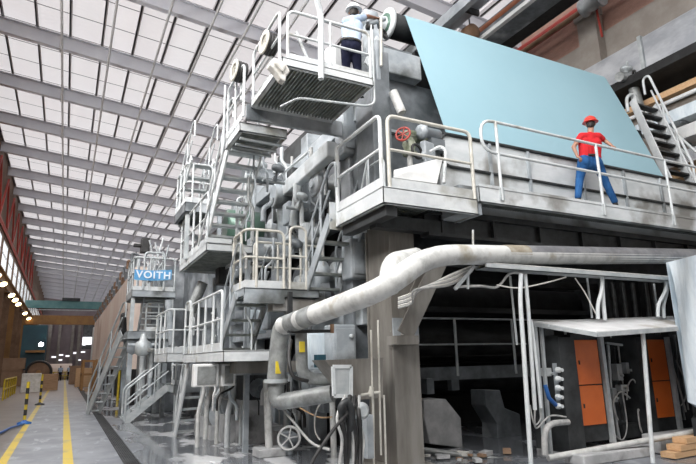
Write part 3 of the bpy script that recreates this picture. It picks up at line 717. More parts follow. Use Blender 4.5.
# actuator next to the worker
q = at(374, 50, Y=8.0)
r = thing('roll_actuator', (q.x, 8, 6.5), 'pale grey actuator unit with pipes that the worker in the white helmet reaches over', 'actuator')
MB().box(q+V((.05,.05,-.25)), (.22,.3,.85), .2).build('body', 'machl', r, .03)
MB().prism([at(365,62,Y=7.95), at(377,35,Y=7.95), at(382,42,Y=7.95), at(376,74,Y=7.95)], (0,.06,0)).build('side_plate', 'beamw', r)
b = MB(); b.tube([at(371,25,Y=7.9), at(371,75,Y=7.9)], .02, 8); b.build('pipe', 'rail', r)
MB().tube([at(381,18,Y=7.85), at(381,66,Y=7.85)], .028, 8).build('riser', 'railwarm', r)
MB().tube([at(368,24,Y=7.95), at(384,19,Y=8.1)], .05, 10).build('cross_pipe', 'machl', r)
MB().lathe(at(366, 27, Y=7.95), (1,0,.2), [(0,.03),(.02,.06),(.14,.06),(.16,.03)], 12).build('knob', 'rubber', r)
tag(MB().box(at(337, 62, Y=8.5), (.4,.3,.5), .3).build('white_cover_box', 'white', None, .03), 'white cover box behind the worker in the white helmet', 'box')

# ---------------- pipes under the platforms
r = thing('main_pipe', (3.3, 8.6, 1.2), 'big dusty white pipe bending round the corner under the walkway', 'pipe')
a1 = at(760, 257, Y=7.2); a2 = at(424, 254, Y=6.55); a3 = at(384, 289, Y=6.15); a4 = at(283, 326, X=3.25); a5 = at(276, 384, Y=a4.y+.15)
MB().tube([a1, a2+V((.1,0,0)), a3, a4], .158, 18, .55).build('pipe_run', 'pipew', r)
MB().tube([a4+ (a3-a4).normalized()*.35, a4+V((0,.1,0)), a5+V((0,.0,.0))], .16, 18, .3).build('down_elbow', 'pipeg', r)
MB().tube([at(389,288,Y=6.35), at(391,263,Y=6.6), at(416,257,Y=7.1)], .15, 16, .3).build('bypass_elbow', 'pipew', r)
d = (a2-a1).normalized(); t = a1.lerp(a2, .795)
MB().cyl(t, t+d*.5, .163, 18).build('dirty_band', mat('rusty lagging', (.22,.185,.13), (.36,.33,.27), 4, .7), r)
p = a1.lerp(a2, .80); MB().cyl(a1, p, .162, 18).build('shaded_run', 'shaded', r)  # right-hand run, walkway shade put into its darker grey
for k, (u, ln, mm) in enumerate(((.62, .35, 'pipeg'), (.80, .3, 'pipeg'))):
    p = a3.lerp(a4, u); dd = (a4-a3).normalized(); MB().cyl(p, p+dd*ln, .162, 18).build('bare_joint', mm, r)
dd = a5-V((0,0,.12)); dl = at(333, 392, Y=8.2)
MB().tube([a5+V((0,0,.05)), dd-V((0,0,.18)), dl-V((0,0,.02))], .135, 16, .25).build('drain_elbow', 'pipeg', r)
MB().lathe(a5+V((0,0,.02)), (0,0,1), [(0,.2),(.06,.2)], 20).build('flange', 'galv', r)
MB().box(a5+V((-.02,-.155,.27)), (.09,.03,.2)).build('yellow_marking', 'yband', r)
r = thing('side_pipe', at(303, 375, Y=8.3), 'thinner grey pipe with a yellow band hanging behind the big white pipe', 'pipe')
MB().tube([at(301,330,Y=8.5), at(302,378,Y=8.5), at(334,380,Y=8.4)], .10, 14, .2).build('pipe_run', 'pipeg', r)
p = at(301, 352, Y=8.5); MB().box(p+V((-.02,-.095,.08)), (.09,.03,.17)).build('yellow_marking', 'yband', r)
r = thing('pipe_hanger', at(289, 328, X=3.3), 'dark steel hanger bracket holding the big white pipe', 'bracket')
MB().bar(at(290, 292, Y=8.5), at(290, 333, Y=8.5), .07, .07).build('hanger', 'machd', r)
MB().bar(at(290, 332, Y=8.5), at(333, 331, Y=8.0), .05, .05).build('cross_bar', 'machd', r)
MB().bar(at(332, 324, Y=8.0), at(332, 333, Y=8.0), .05, .05).build('lug', 'brownsteel', r)
# plate hopper box left of the column
r = thing('steel_hopper', (4.1, 7.6, 1.0), 'grey steel hopper plate in front of the column foot', 'hopper')
MB().prism([at(325,360,Y=7.5), at(383,358,Y=7.5), at(383,398,Y=7.5), at(355,400,Y=7.5), at(343,382,Y=7.5)], (0,.5,0)).build('hopper', 'colm', r)
fr = MB(); cs = [at(333,366.5,Y=7.3), at(351,366.5,Y=7.3), at(351,396,Y=7.3), at(334,396,Y=7.3)]
for i in range(4): fr.bar(cs[i], cs[(i+1)%4], .05, .03, (0,1,0))
r = thing('framed_panel', cs[3], 'small glazed panel in a white frame hung by the hopper', 'panel')
fr.build('frame', 'rail', r); MB().prism(cs, (0,.02,0)).build('pane', 'galv', r)
tag(MB().box(at(320, 361, Y=8.3), (.16,.12,.2)).build('blue_box', 'blue'), 'small dark blue junction box beside the yellow banded pipes', 'box')
# foot post and hand wheel valve
q = at(269, 456, Z=0)
r = thing('pipe_stand', q, 'pale pipe stand on a square concrete foot under the big pipe', 'stand')
MB().tube([q+V((0,0,.1)), at(266.5, 380, Y=q.y)], .07, 14).build('pole', 'pipew', r)
MB().bx(q.x-.26, q.x+.26, q.y-.2, q.y+.2, 0, .15).build('foot_block', 'conc', r, .02)
q = at(289, 438, Y=10.0)
r = thing('gate_valve', (q.x, q.y, 0), 'white gate valve with a spoked handwheel on the wet floor', 'valve')
w = MB(); ax = V((-.45,-.85,.2)).normalized(); w.torus(q, ax, .20, .022, 24, 8)
aa = ax.orthogonal().normalized(); bb = ax.cross(aa)
for k in range(5): d = aa*math.cos(k*.4*math.pi)+bb*math.sin(k*.4*math.pi); w.tube([q, q+d*.2], .014, 6)
w.build('handwheel', 'white', r)
MB().lathe(q-ax*.02, -ax, [(0,.05),(.1,.045),(.12,.09),(.2,.09),(.22,.14),(.3,.14),(.3,.1),(.5,.1)], 16).build('bonnet', 'machl', r)
MB().lathe((q.x+.05, q.y+.3, 0), (0,0,1), [(0,.14),(.05,.14),(.06,.1),(.32,.1),(.33,.14),(.4,.14)], 16).build('body', 'machl', r)
q = at(334, 458, Z=0)
tag(MB().tube([q, at(332, 392, Y=q.y)], .055, 12).build('support_strut', 'pipew'), 'white upright strut left of the hose cluster', 'strut')
q = at(298, 435, Z=0)
tag(MB().tube([q, at(299, 385, Y=q.y)], .06, 10).build('inner_strut', 'machl'), 'pale strut standing behind the white gate valve', 'strut')
# hoses and cables
def hose(pts, rad, mm, lab, name='hose', cat='hose', grp=None):
    P = [V(p) for p in pts]; Q = []
    for i in range(len(P)-1):
        p0, p1, p2, p3 = P[max(i-1,0)], P[i], P[i+1], P[min(i+2,len(P)-1)]
        for k in range(6):
            t = k/6; Q.append(.5*((2*p1)+(p2-p0)*t+(2*p0-5*p1+4*p2-p3)*t*t+(3*p1-p0-3*p2+p3)*t**3))
    Q.append(P[-1]); return tag(MB().tube(Q, rad, 8).build(name, mm), lab, cat, grp)
hose([at(269,378,Y=9.6), at(277,400,Y=9.2), at(296,425,Y=8.8), at(312,443,Y=8.6), at(330,450,Y=8.3)], .022, 'greyhose', 'grey hose sagging from the pipe stand to the white leg')
hose([at(291,340,Y=8.4), at(289,358,Y=8.2), at(293,376,Y=8.1), at(308,381,Y=8.1)], .03, 'rubber', 'thick black hose hanging beside the yellow banded pipes')
hose([at(300,408,Y=9.2), at(318,417,Y=8.9), at(332,417,Y=8.6)], .012, 'woodl', 'thin tan hose between the two pale legs')
hose([at(324,398,Y=8.6), at(316,412,Y=8.7), at(315,430,Y=8.8), at(320,440,Y=8.8)], .014, 'cloth', 'thin white hose hanging beside the tan hose')
hose([at(356,405,Y=7.0), at(338,424,Y=6.8), at(318,452,Y=6.6), at(308,472,Y=6.4)], .022, 'rubber', 'black cable slanting across the wet floor to the hose cluster', 'cable', 'cable')
for k in range(7):
    x = 340+3.6*k
    hose([at(345+2.4*k,396+3*(k%2),Y=7.2), at(x-3+2*(k%3),418,Y=7.0), at(x+2,440,Y=6.95+.03*k), at(x-1+k%2*3,468,Y=7.0)], .022+.006*(k%3), 'rubber' if k % 3 else 'greyhose',
         ['black', 'dark', 'dusty'][k % 3]+' vertical hose in the cluster left of the column, %s from the left' % ORD[k], grp='hose cluster by the column')
hose([at(344,420,Y=7.0), at(341,408,Y=6.9), at(347,402,Y=6.9), at(351,412,Y=6.9), at(350,430,Y=7.0)], .05, 'machd', 'thick dark arched hose at the top of the hose cluster')
for k, (px, py, rr) in enumerate(((362,411,.12),)):
    p = at(px, py, Y=7.1); tag(MB().lathe(p, (0,-1,0), [(-.1,rr),(0,rr),(.05,rr*.6)], 20).build('steel_disc_cover', 'galv'), 'round steel cover beside the column foot', 'cover')
tag(MB().box(at(368, 436, Y=7.4), (.1,.15,.6)).build('pale_side_plate', 'machl'), 'pale upright plate between the hoses and the column', 'plate')
for k, (xa, ya, xb, ybm) in enumerate(((371,330,374,464), (378,320,381,455), (373,387,374,464), (384,395,386,464))):
    tag(MB().tube([at(xa,ya,Y=7.5), at(xb,ybm,Y=7.5)], .016, 8).build('conduit', 'railwarm'), 'thin upright conduit strapped to the grey column, %s from the left' % ORD[k], 'conduit', 'column conduits')
r = thing('small_valve', at(375, 393, Y=7.45), 'small tap valve on the column conduits', 'valve')
MB().tube([at(361,395,Y=7.42), at(380,392,Y=7.42)], .02, 8).build('pipe', 'railwarm', r)
MB().lathe(at(371,393,Y=7.42), (0,0,1), [(-.05,.03),(0,.05),(.05,.03),(.1,.02)], 10).build('tap', 'railwarm', r)

# ---------------- right hand services: tray, tubes, awning, cabinets
r = thing('cable_tray', (9, 6.6, 3.0), 'grey cable tray running below the big white pipe', 'cable tray')
b = MB(); b.bx(5.75, 10.4, 6.5, 6.53, 3.05, 3.12); b.bx(5.75, 10.4, 6.75, 6.78, 3.05, 3.12); b.bx(5.75, 10.4, 6.5, 6.78, 3.05, 3.06)
b.build('tray', 'galv', r)
for k in range(4): MB().tube([(5.8, 6.55+.06*k, 3.13), (10.45, 6.55+.06*k, 3.13)], .022, 6).build('cable', 'greyhose', r)
MB().tube([at(473,150+80,Y=6.75), at(473,269,Y=6.75)], .018, 8).build('hanger_rod', 'rail', r)
MB().bar(at(455,289,Y=6.7), at(474,266,Y=6.7), .05, .05).build('angle_bracket', 'galv', r)
MB().bar(at(468,270,Y=6.7), at(468,289,Y=6.7), .03, .03).build('drop_bracket', 'galv', r)
for k in range(6):
    hose([at(472,266+k,Y=6.7), at(450,275+2*k,Y=6.9), at(430-3*k,285+k,Y=7.1), at(412,293+2*k,Y=7.3), at(398,298+2*k,Y=7.45)], .014+.004*(k%2), 'greyhose' if k%2 else 'cloth',
         'pale cable fanning from the tray end to the column, %s from the top' % ORD[k], 'cable', 'cable', 'fanned cables')
hose([at(455,287,Y=6.75), at(480,286,Y=6.7), at(497,287,Y=6.7), at(510,273.5,Y=6.6), at(524,274,Y=6.6)], .022, 'greyhose', 'grey cable stepping up to the tray by the upright tubes', 'cable', 'cable')
hose([at(497,285,Y=6.6), at(518,288,Y=6.6), at(545,283,Y=6.6), at(566,277,Y=6.6)], .012, 'cloth', 'thin pale cable sagging under the tray', 'cable', 'cable')
def upright(k, pts, rad, lab): tag(MB().tube([at(p[0], p[1], Y=p[2]) for p in pts], rad, 10, .2).build('upright_tube', 'rail'), lab, 'tube', 'upright cable tubes')
upright(0, [(521,274,6.55),(520,300,6.55),(523,340,6.55),(531,464,6.55)], .036, 'tall pale tube from tray to floor, leftmost of the upright tubes')
upright(1, [(525,274,6.6),(528,305,6.6),(535,410,6.6)], .032, 'pale tube close to the leftmost upright tube')
upright(2, [(531,320,6.62),(535,350,6.62),(541,408,6.62)], .026, 'short pale tube right of the leftmost pair')
upright(3, [(602,277,6.6),(602,290,6.6),(597.5,305,6.6),(598,319,6.6)], .034, 'pale tube with a kink left of pair above the awning')
upright(4, [(602,277,6.65),(603,300,6.65),(605,320,6.65)], .036, 'pale tube standing straight above the middle of the awning')
upright(5, [(666,279,6.6),(666,290,6.6),(658,305,6.6),(658,317,6.6)], .034, 'pale kinked tube near the plastic sheet above the awning')
upright(6, [(667,280,6.65),(667,292,6.65),(663,306,6.65),(664,318,6.65)], .034, 'pale kinked tube nearest the plastic sheet')
for k, (xa, ya, xb, ybm) in enumerate(((510,276,517,345), (587,278,592,318), (654,284,658,317))):
    tag(MB().tube([at(xa,ya,Y=6.9), at(xb,ybm,Y=6.9)], .02, 8).build('hanger_rod', 'galv'), 'thin straight hanger rod below the tray, %s from the left' % ORD[k], 'rod', 'tray hanger rods')
hose([at(575,278,Y=6.7), at(585,293,Y=6.7), at(596,314,Y=6.7)], .012, 'cloth', 'pale cord slanting from the tray to the awning', 'cord', 'cord')
# awning
FL, FR_, BL, BR = V((7.45,6.0,2.06)), V((10.1,6.0,2.15)), V((7.0,7.3,2.29)), V((11.2,7.3,2.5))
FL, BL = at(597,331.5,Y=6.0), at(532,321,Y=7.1); FR_ = at(677,326,Y=6.0); BR = at(673,316,Y=7.1)
r = thing('metal_awning', (8.8, 6.5, 2.05), 'white sloping sheet metal awning over the orange cabinets', 'awning')
MB().prism([FL, FR_, BR, BL], (0,0,-.03)).build('roof_sheet', 'canopy', r)
MB().bar(FL-V((0,0,.05)), FR_-V((0,0,.05)), .03, .07).build('front_edge', 'galv', r)
MB().bar(FL-V((0,0,.05)), BL-V((0,0,.05)), .03, .07).build('side_edge', 'galv', r)
p = at(548, 325.5, Y=6.8); MB().bar(p, p+V((1.2,0,-.08)), .06, .05).build('lamp_batten', 'rail', r)
for (px, ya, ybm, Y) in ((642.5,330,470,6.1),):
    MB().tube([at(px,ya,Y=Y), at(px+11,ybm,Y=Y)], .035, 10).build('prop', 'rail', r)
for (px, ya) in ((535,326),(541,326)): MB().bar(at(px,ya,Y=7.05), at(px+10,455,Y=7.05), .05, .05).build('leg', 'galv', r)
# cabinets
def cabinet(x0, x1, xl, lab, z1=2.0):
    r = thing('control_cabinet', ((x0+x1)/2, 7.2, 0), lab, 'cabinet', 'orange cabinets')
    b = MB(); b.bx(xl, x0-.03, 6.86, 7.6, .12, z1); b.build('side_panel', 'machd', r)
    b = MB(); b.bx(x0-.03, x1+.2, 6.93, 7.6, .25, z1+.05); b.build('carcass', 'machd', r)
    MB().bx(x1+.06, x1+.14, 6.86, 6.94, .2, z1).build('post', 'galv', r)
    for a, c in ((.52, 1.17), (1.19, 1.95)):
        d = MB().bx(x0, x1, 6.895, 6.925, a, c).build('door', 'orange', r, .008)
        MB().bx(x0+.06, x0+.09, 6.885, 6.897, (a+c)/2-.04, (a+c)/2+.03).build('handle', 'rubber', d)
    MB().bx(xl, x1+.2, 6.86, 7.6, 0, .12).build('plinth', 'conc', r)
    return r
r1 = cabinet(7.93, 8.52, 7.52, 'dark cabinet with two orange doors, left one under the awning')
r2 = cabinet(9.88, 10.42, 9.55, 'dark cabinet with two orange doors, right one beside the plastic sheet')
b = MB(); b.bx(7.35, 9.0, 6.45, 6.84, 0, .16); tag(b.build('concrete_kerb', 'conc', None, .02), 'dusty concrete kerb in front of the left orange cabinet', 'kerb')
b = MB(); b.bx(9.3, 11.2, 6.5, 6.84, 0, .3); tag(b.build('concrete_block', 'conc', None, .02), 'dusty concrete block in front of the right orange cabinet', 'block')
hose([at(568,422,Y=6.85), at(552,424,Y=6.75), at(545,433,Y=6.7), at(545,455,Y=6.7)], .05, 'greyhose', 'thick dusty hose arching beside the left orange cabinet')
hose([at(541,406,Y=6.7), at(540,420,Y=6.7), at(534,424,Y=6.65), at(530,405,Y=6.65)], .012, 'greyhose', 'thin cable loop below the short pale tubes', 'cable', 'cable')
hose([at(535,408,Y=6.7), at(536,428,Y=6.7), at(550,416,Y=6.75), at(566,417,Y=6.8)], .014, 'greyhose', 'thin cable running from the tubes to the left cabinet', 'cable', 'cable')
for k, pts in enumerate((((612,400),(609,412),(612,430),(622,440),(627,425),(622,390)), ((618,420),(613,405),(620,392),(630,398)), ((627,400),(628,385),(634,380),(640,397)), ((642,415),(638,410),(641,430),(650,440)), ((676,360),(686,385),(684,402),(676,408)), ((668,350),(680,390),(686,412)))):
    hose([at(x, y, Y=7.0) for x, y in pts], .012+.004*(k%2), 'greyhose', 'looped grey cable around the orange cabinets, %s from the left' % ORD[k], 'cable', 'cable', 'looped cabinet cables')
r = thing('instrument_block', at(560, 395, Y=7.0), 'pale instrument block with fittings left of the left cabinet', 'instrument')
MB().box(at(560, 385, Y=7.0), (.16,.12,.75)).build('body', 'machl', r, .01)
for k in range(5): p = at(557, 370+9*k, Y=6.92); MB().lathe(p, (0,-1,0), [(0,.05),(.05,.05),(.06,.03),(.12,.03)], 10).build('fitting', 'rail', r)
tag(MB().tube([at(545,385,Y=6.9), at(549,398,Y=6.85), at(556,405,Y=6.9)], .035, 8).build('blue_rag', 'bluep'), 'blue rag hung beside the left orange cabinet', 'rag')
b = MB(); b.box(at(620,405,Y=7.4), (.22,.2,.9)); tag(b.build('pump_unit', 'mach', None, .02), 'grey pump unit between the two orange cabinets', 'pump')
tag(MB().box(at(626,430,Y=7.2), (.5,.3,.25)).build('motor_block', 'machd', None, .03), 'dark motor block low between the two orange cabinets', 'motor')
tag(MB().bar(at(606,343,Y=7.0), at(622,345,Y=7.0), .04, .04).build('cross_strut', 'galv'), 'short pale strut between the cabinets under the awning', 'strut')
b = MB(); b.tube([at(548,458,Z=.12), at(700,431,Z=.35)], .05, 10); tag(b.build('floor_pipe', 'pipew'), 'dusty pipe running along the floor before the cabinets', 'pipe')
tag(MB().tube([at(424,450,Y=8.6), at(560,468,Y=7.2)], .05, 10).build('pit_edge_rail', 'pipeg'), 'dull pipe on the floor at the edge of the dark pit', 'pipe')
for k in range(3):
    q = at(688+6*k, 464-3*k, Y=6.3); tag(MB().box((q.x, 6.2, .06+.1*k), (1.4,.24,.09), .05).build('timber_plank', 'woodl'), 'new timber plank in the bottom right corner, %s in the pile' % ['lowest','middle','topmost'][k], 'plank', 'timber planks')
# rubble at the foot of the column
for k in range(14):
    p = at(424+random.random()*85, 452+random.random()*10, Z=.03)
    sz = .06+.09*random.random(); tag(MB().box(p+V((0,0,sz*.2)), (sz*1.6, sz, sz*.5), random.random()*3).build('rubble_lump', ['conc','card','cloth','conc'][k%4]), ['grey','tan','white','grey'][k%4]+' lump in the litter on the floor right of the column', 'rubble', ['grey','tan','white','grey'][k%4]+' litter by the column')
for k, (px, ya, ybm, Y, rr, mm) in enumerate(((546,338,400,7.3,.03,'galv'),(553,342,420,7.2,.022,'greyhose'),(608,345,440,7.1,.03,'galv'),(614,348,420,7.3,.02,'pit'),(618,344,395,7.2,.016,'greyhose'),(628,345,410,7.4,.03,'mach'),(636,350,430,7.2,.018,'greyhose'),(674,335,420,7.3,.03,'mach'),(680,340,410,7.1,.016,'greyhose'))):
    tag(MB().tube([at(px,ya,Y=Y), at(px+3,(ya+ybm)/2,Y=Y+.05), at(px+(ybm-ya)*.12,ybm,Y=Y)], rr, 8).build('cabinet_conduit', mm), 'upright conduit among the orange cabinets, %s from the left' % ORD[k], 'conduit', 'cabinet conduits')
for k, (px, py, sx, sz, mm) in enumerate(((550,352,.16,.22,'greenish'),(556,362,.14,.2,'galv'),(548,372,.2,.14,'rail'),(617,372,.14,.3,'galv'),(626,368,.16,.2,'machl'),(622,388,.2,.12,'rail'),(612,395,.12,.25,'galv'))):
    p = at(px, py, Y=7.15); r = thing('junction_box', p, 'small %s junction box among the orange cabinets, %s from the left side downward' % ({'greenish':'mossy','galv':'steel','rail':'pale','machl':'grey'}[mm], ORD[k]), 'box', 'junction boxes')
    MB().box(p, (sx,.14,sz)).build('body', mm, r, .01); MB().lathe(p+V((0,-.07,-sz*.2)), (0,-1,0), [(0,.025),(.05,.025)], 8).build('gland', 'galv', r)
# wrapped pallet / plastic sheeting
r = thing('wrapped_crate', (10.6, 5.9, 0), 'tall crate wrapped in pale plastic film at the right edge', 'crate')
a, c, d, e = at(668,262,Y=6.0), at(716,250,Y=6.0), at(716,420,Y=6.0), at(690,402,Y=6.0)
pb = MB(); n = 14; vs = []
for i in range(n+1):
    for j in range(n+1):
        u, v = i/n, j/n; p = a.lerp(c, u).lerp(e.lerp(d, u), v); p.y -= .035*math.sin(u*9+v*5)+.03*random.random(); vs.append(p)
pb.add(vs, [(i*(n+1)+j, (i+1)*(n+1)+j, (i+1)*(n+1)+j+1, i*(n+1)+j+1) for i in range(n) for j in range(n)], True)
pb.prism([p+V((.03,.06,0)) for p in (a,c,d,e)], (1.5,.8,0))
pb.build('film_wrap', 'film', r)
p = e; zb = min(e.z, d.z); MB().prism([(e.x+.12,6.1,0),(d.x-.1,6.1,0),(d.x-.1,6.1,zb+.05),(e.x+.12,6.1,zb+.05)], (1.25,.66,0)).build('pallet', 'machd', r)

# ================================================================== AISLE SIDE: STAIRS AND PLATFORMS
S1 = stairs('steel_stairs', 'tall steep stair dropping from under the top platform to the middle landing', (2.50,9.9,5.85), (2.44,11.3,4.2), (1,.05,0), .68, 8, rh=.9)
MB().tube([(2.36,9.75,7.0),(2.36,9.75,5.6),(2.3,11.4,4.1)], .022, 8, .2).build('outer_rail', 'rail', S1)
PB = platform('middle_landing', 'landing at the foot of the tall steep stair over the aisle', 2.38, 3.35, 11.0, 14.0, 4.08, bars='X', fas=.15)
rails(PB, [(2.4,13.95,4.1),(2.4,11.05,4.1)], 1.1, .028, 3)
rails(PB, [(3.0,11.02,4.1),(3.33,11.02,4.1)], 1.05, .026, 0, toe=.0)
MB().bx(2.38, 2.9, 10.98, 11.0, 4.1, 4.2).build('kick_plate', 'deckw', PB)
S2 = stairs('steel_stairs', 'short stair from the corner platform down to the small cream railed platform', (4.0,8.5,4.2), (3.97,9.62,2.92), (1,0,0), .68, 5, m='machl', tm='grate', rh=.95, rr=.026)
MB().prism([(3.98,8.46,3.95),(4.72,8.46,3.95),(4.72,8.46,4.45),(3.98,8.46,4.45)], (0,.02,0)).build('top_plate', 'deckw', S2)
PC = platform('cream_platform', 'small platform with cream rails below the corner platform', 2.74, 4.2, 9.45, 10.4, 2.98, bars='X', fas=.14, m='machl')
rails(PC, [(2.78,10.35,3.0),(2.78,9.5,3.0),(3.5,9.48,3.0)], 1.08, .028, 2, m='railwarm')
rails(PC, [(3.62,9.48,3.0),(3.95,9.48,3.0)], 1.2, .028, 0, m='railwarm')
rails(PC, [(3.2,10.38,3.0),(4.7,10.38,3.0)], 1.05, .026, 2, m='railwarm')
MB().bx(2.74, 3.5, 9.43, 9.46, 2.72, 2.9).build('front_plate', 'machl', PC)
MB().bx(3.3, 4.6, 9.5, 9.8, 2.6, 2.82).build('under_beam', 'colm', PC)
S3 = stairs('steel_stairs', 'stair from the cream railed platform down to the low white railed platform', (2.72,9.9,2.9), (2.72,11.1,1.85), (1,0,0), .62, 4, m='machl', tm='grate', rh=.95)
PD = platform('low_platform', 'low white railed platform above the grey control boxes', 2.38, 3.35, 9.35, 13.0, 1.88, bars='X', fas=.18)
rails(PD, [(2.4,12.2,1.9),(2.4,9.6,1.9)], 1.05, .028, 3)
rails(PD, [(2.4,12.95,1.9),(2.4,12.4,1.9)], 1.15, .026, 0, toe=0)
MB().bx(2.7, 3.9, 9.8, 10.1, 1.5, 1.7).build('under_beam', 'colm', PD)
MB().bx(2.6, 4.2, 10.6, 10.85, 1.45, 1.7).build('under_beam', 'mach', PD)
for x, y in ((3.25,12.8),(3.25,10.9)): MB().bx(x-.05,x+.05,y-.05,y+.05,0,1.7).build('leg','machl',PD)
S4 = stairs('steel_ladder_stairs', 'steep ladder stair from the low platform down to the wet floor', (2.5,12.75,1.9), (2.5,14.2,0), (1,0,0), .55, 7, rh=.8, sw=.24)
# control boxes
for k, (x0, x1, y) in enumerate(((at(194,370,Y=10.2).x,at(219,370,Y=10.2).x,10.2),(at(221.5,370,Y=10.2).x,at(236,370,Y=10.2).x,10.2))):
    r = thing('control_box', ((x0+x1)/2, y, 1.28), 'pale grey control box under the low platform, %s one' % ['wider left','narrower right'][k], 'box', 'control boxes under the low platform')
    MB().bx(x0, x1, y, y+.2, 1.28, 1.68).build('housing', 'white', r, .02)
    MB().bx(x0+.06, x1-.05, y-.02, y, 1.32, 1.64).build('door', 'pipeg', r, .02)
# VOITH platform and below
PE = platform('banner_platform', 'high platform carrying the blue banner beside the cream hood', 1.77, 3.15, 19.0, 21.0, 4.05, bars='X', fas=.2, m='machl')
rails(PE, [(1.8,20.9,4.07),(1.8,19.03,4.07),(3.1,19.03,4.07)], 1.1, .035, 3, m='galv')
MB().tube([(2.1,19.0,4.1),(2.1,19.0,5.35),(2.75,19.0,5.35),(2.75,19.0,4.1)], .035, 8, .15).build('hoop', 'galv', PE)
for x in (1.83, 3.05): MB().bx(x-.06,x+.06,19.1,19.22,2.75,3.9).build('leg','galv',PE)
r = thing('banner', (2.4, 18.93, 4.38), 'blue banner with white lettering tied to the high platform rail', 'banner')
bb_ = MB(); n = 16; vs = []
for i in range(n+1):
    for j in range(5):
        u = i/n; vs.append((1.80+1.18*u, 18.93+.02*math.sin(u*14), 4.40+.085*j-.03*math.sin(u*math.pi)+.05*u))
bb_.add(vs, [(i*5+j,(i+1)*5+j,(i+1)*5+j+1,i*5+j+1) for i in range(n) for j in range(4)], True); bb_.build('cloth', 'banner', r)
def text_mesh(txt, size, ext):
    cu = bpy.data.curves.new('lettering', 'FONT'); cu.body = txt; cu.size = size; cu.extrude = ext; cu.align_x = 'CENTER'; cu.offset = .008; cu.space_character = 1.15
    o = bpy.data.objects.new('lettering', cu); COL.objects.link(o); bpy.context.view_layer.update()
    me = bpy.data.meshes.new_from_object(o.evaluated_get(bpy.context.evaluated_depsgraph_get())); bpy.data.objects.remove(o); return me
me = text_mesh('VOITH', .33, .005); me.materials.clear(); me.materials.append(M['letter'])
me.transform(Matrix.Rotation(math.pi/2, 4, 'X')); o = bpy.data.objects.new('lettering', me); COL.objects.link(o); o.parent = r; o.location = (.0, -.035, .09)
S5 = stairs('steel_stairs', 'short stair under the banner platform', (2.2,19.35,3.9), (2.15,20.2,2.75), (1,0,0), .7, 6, m='machl', rail='none')
PF = platform('lower_banner_platform', 'platform under the banner platform at the head of the big leaning stair', 1.75, 3.1, 19.4, 21.6, 2.75, bars='X', fas=.24, m='machl')
rails(PF, [(3.05,19.43,2.77),(2.95,19.43,2.77)], 1.0, .03, 0, m='galv', toe=0)
rails(PF, [(2.3,19.42,2.77),(3.1,19.42,2.77)], .95, .03, 1, m='galv')
for x in (1.9, 3.0):
    for y in (19.6, 21.4): MB().bx(x-.07,x+.07,y-.07,y+.07,0,2.5).build('leg','machl',PF)
MB().prism([(1.78,19.5,2.5),(1.78,19.5,2.1),(1.95,19.5,2.0),(2.9,19.5,2.5)], (0,.1,0)).build('gusset', 'mach', PF)
S6 = stairs('steep_steel_stairs', 'big steep grey stair leaning down to the aisle beside the drain', (1.98,20.1,2.75), (1.22,22.4,0), (-1,-.1,0), .36, 9, m='galv', sw=.3, rail='far', rh=1.0, rr=.03)
o = MB(); q = at(123, 322, Y=20.5)
o.cap(q+V((0,0,.22)), q+V((.02,.05,-.3)), .10, .13, 10); o.cap(q+V((.02,0,.25)), q+V((.1,0,.42)), .03, .03, 8); o.ball(q+V((-.03,0,-.3)), .13, 10, (.8,.8,1.2))
tag(o.build('hanging_bag', 'rubber'), 'black bag hanging on the rail of the big steep stair', 'bag')
S7 = stairs('access_stairs', 'low grey stair with double handrails climbing right from the wet floor', (2.95,18.35,1.0), (1.75,18.35,.02), (0,1,0), .95, 5, rail='both', rh=.95, rr=.03, m='galv', sw=.22)
PL = platform('stair_landing', 'low landing at the top of the double handrail stair', 2.95, 4.4, 17.3, 19.5, 1.06, bars='X', fas=.22, m='galv')
rails(PL, [(3.0,17.32,1.08),(4.3,17.32,1.08)], 1.1, .03, 2)
rails(PL, [(3.0,17.32,1.08),(3.0,17.9,1.08)], 1.1, .03, 0)
for x in (3.05, 4.2): MB().bx(x-.05,x+.05,17.4,17.5,0,.85).build('leg','galv',PL)
# further platforms along the aisle
PG = platform('upper_rear_platform', 'high small platform left of the tall steep stair', 2.25, 3.0, 12.9, 14.3, 5.45, bars='X', fas=.22, m='mach')
rails(PG, [(2.28,14.25,5.47),(2.28,12.95,5.47),(2.9,12.95,5.47)], 1.0, .026, 3)
MB().bx(2.3,2.4,13,13.1,4.1,5.25).build('leg','galv',PG); MB().bar((2.35,14.2,5.2),(3.4,14.2,4.5),.08,.08).build('knee_brace','galv',PG)
S8 = stairs('steel_stairs', 'far stair rising behind the tall steep stair to the top landing', (2.35,12.9,6.6), (2.30,14.3,5.45), (1,0,0), .55, 5, rail='both', rh=.9)
PI_ = platform('rear_low_platform', 'white railed platform just beyond the steep ladder stair', 2.3, 3.4, 14.7, 17.0, 1.95, bars='X', fas=.22)
rails(PI_, [(2.32,16.9,1.97),(2.32,14.75,1.97),(3.2,14.75,1.97)], 1.1, .028, 3)
MB().bar((3.3,15,1.7),(4.2,15,1.0),.08,.08).build('knee_brace','machl',PI_)
for k, (x, y, z0, z1) in enumerate(((3.25,11.1,1.9,3.8),(3.2,13.8,1.9,3.8),(3.05,12.9,4.1,5.25))):
    tag(MB().bx(x,x+.09,y,y+.09,z0,z1).build('support_post','machl'), 'pale support post between the aisle platforms, %s in line' % ORD[k], 'post', 'platform support posts')
